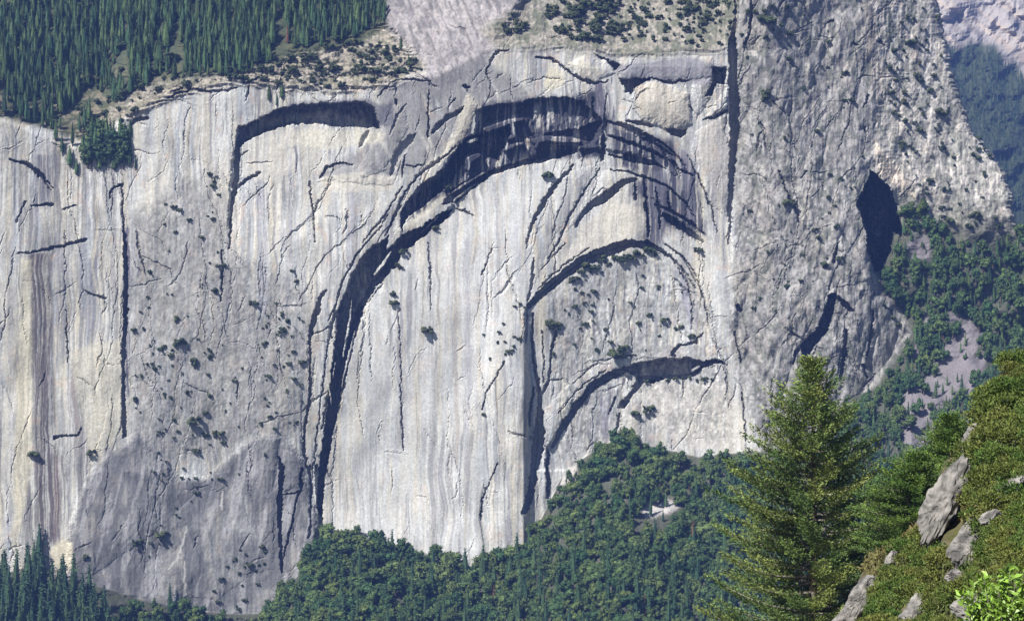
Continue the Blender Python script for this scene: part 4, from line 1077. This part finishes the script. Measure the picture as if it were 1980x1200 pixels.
for x, y in spots:
    if rng.random() < .12: continue
    if any(inside([x], [y - 8], [(r[0] - r[2] * .42, r[1] - r[3] * .42), (r[0] + r[2] * .5, r[1] - r[3] * .5), (r[0] + r[2] * .45, r[1] + r[3] * .4), (r[0] - r[2] * .6, r[1] + r[3] * .45)])[0] for r in ROCKS): continue
    Yd = float(hill_point(x, y)); 
    sz = (20 + 40 * rng.random()) / 3 * Yd / D0 * (1.15 if y < 1000 else 1)
    a_, b2 = CH[rng.integers(5)]
    root = bpy.data.objects.new("chaparral_shrub", None); COL.objects.link(root)
    X, _, Z = ray(x, y, Yd)
    root.location = (X, Yd, near_z(x, Yd) - .05); root.rotation_euler = (0, 0, rng.uniform(0, 6.28)); root.scale = (sz * 1.15, sz * 1.15, sz)
    up_ = y < 950
    tag(root, "olive green shrub on the steep upper crest of the near hillside" if up_ else "low olive and brown shrub on the lower part of the near hillside", "shrub",
        "shrubs on the upper near hillside" if up_ else "shrubs on the lower near hillside")
    for me in (a_, b2):
        c2 = bpy.data.objects.new(me.name.split('.')[0], me); COL.objects.link(c2); c2.parent = root
    cnt += 1
print("chaparral", cnt)

# dry grass, litter and low herbs between the shrubs
gr = np.random.default_rng(99)
gi = gr.integers(0, na.size - 1, 400000); gy_ = np.clip((30 + gr.random(400000) ** .6 * 57 - 30) / .3 + np.searchsorted(nyd, 30), 0, nyd.size - 1).astype(int)
ok = (na[gi] > 1590) & (na[gi] < 2100) & (nyd[gy_] > 30) & (nyd[gy_] < 87) & (fbm(nx[gy_, gi] / 1.6, nz_[gy_, gi] / 1.6, 431, 3) > .36)
gpx = na[gi]; gpy = 600 - nz_[gy_, gi] * 3 * D0 / nyd[gy_]
for r in ROCKS:
    ok &= ((gpx - r[0]) / (r[2] * .5)) ** 2 + ((gpy - r[1] - 6) / (r[3] * .5)) ** 2 > 1
gi, gy_ = gi[ok][:60000], gy_[ok][:60000]
gp = np.stack([nx[gy_, gi], NY[gy_, gi], nz_[gy_, gi]], -1) + gr.normal(0, .12, (len(gi), 3)) * [1, 1, .4] + [0, 0, .08]
tone = np.repeat(np.clip(fbm(gp[:, 0] / 1.3, gp[:, 2] / 1.3, 433, 3) * 1.6 - .3, 0, 1), 4)
gv, gf = cards(gp, gr.uniform(.12, .34, len(gp)), gr, np.array([0, 0, 1.0]) + gr.normal(0, .5, (len(gp), 3)), .45, .3)
tag(link("undergrowth", new_mesh("undergrowth", gv, gf, np.stack([tone] * 3, -1)), leaf_mat("undergrowth", (.055, .09, .022), (.20, .155, .07), use_tone=True)), kind="stuff")

# bright leafy bush, bottom right
M_BRIGHT = leaf_mat("bright_leaves", (.16, .27, .035), (.16, .27, .035), .45, spec=.4)
def leafy(px, py, Yd, size, n, seed, name, label, leaf):
    rng = np.random.default_rng(seed)
    root = bpy.data.objects.new(name, None); COL.objects.link(root)
    x, y, z = ray(px, py, Yd); zb = float(near_z(px, Yd))
    root.location = (x, Yd, zb)
    tag(root, label, "bush")
    top = z - zb
    stems, cs, ds = [], [], []
    for k in range(n):
        a = rng.uniform(0, 6.28); q = size * rng.random() ** .5
        h = top * rng.uniform(.72, 1.0) - .5 * q * q / size
        tip = np.array([math.cos(a) * q, math.sin(a) * q, h])
        p0 = np.array([math.cos(a) * q * .2, math.sin(a) * q * .2, 0]); mid = p0 * .4 + tip * .55 + np.array([0, 0, h * .1])
        stems.append(tube([p0 - [0, 0, .1], mid, tip], [.012, .008, .003], 4))
        for u in np.linspace(.35, 1, 16):
            b0 = mid + (tip - mid) * ((u - .35) / .65)
            an = rng.uniform(0, 6.28)
            dv = np.array([math.cos(an), math.sin(an), rng.uniform(.3, 1.1)]); dv /= np.linalg.norm(dv)
            cs.append(b0 + dv * leaf * .5); ds.append(dv)
    cs = np.array(cs); ds = np.array(ds)
    link("leaves", new_mesh("leaves", *cards(cs, rng.uniform(.7, 1.3, len(cs)) * leaf, rng, ds, .42, .5)), M_BRIGHT, root)
    link("stems", new_mesh("stems", *joinm(stems)), M_TWIG, root)
leafy(1955, 1098, 34, .95, 260, 81, "leafy_bush", "bright yellow green leafy bush at the lower right edge of the near hillside", .17)
leafy(1072, 1172, 20, .10, 3, 82, "leafy_sprig", "tips of a bright green leafy sprig poking up at the bottom edge, centre", .15)

# ------------------------------------------------------------------ haze
def haze(x0, x1, y0, y1, z0, z1, density):
    v = [(x, y, z) for z in (z0, z1) for y in (y0, y1) for x in (x0, x1)]
    f = [(0, 2, 3, 1), (4, 5, 7, 6), (0, 1, 5, 4), (2, 6, 7, 3), (0, 4, 6, 2), (1, 3, 7, 5)]
    m = bpy.data.materials.new("haze"); m.use_nodes = True
    nt = m.node_tree; nt.nodes.clear()
    out = nt.nodes.new("ShaderNodeOutputMaterial"); pv = nt.nodes.new("ShaderNodeVolumePrincipled")
    pv.inputs["Color"].default_value = (.20, .35, .98, 1); pv.inputs["Density"].default_value = density
    nt.links.new(pv.outputs[0], out.inputs["Volume"])
    o = link("haze", new_mesh("haze", v, f), m); tag(o, kind="stuff")
allz = max(float(GZ.max()), float(c_.max()))
haze(-1500, 2000, -60, float(FYD.max()) + 60, -330, allz + 25, 0.00010)
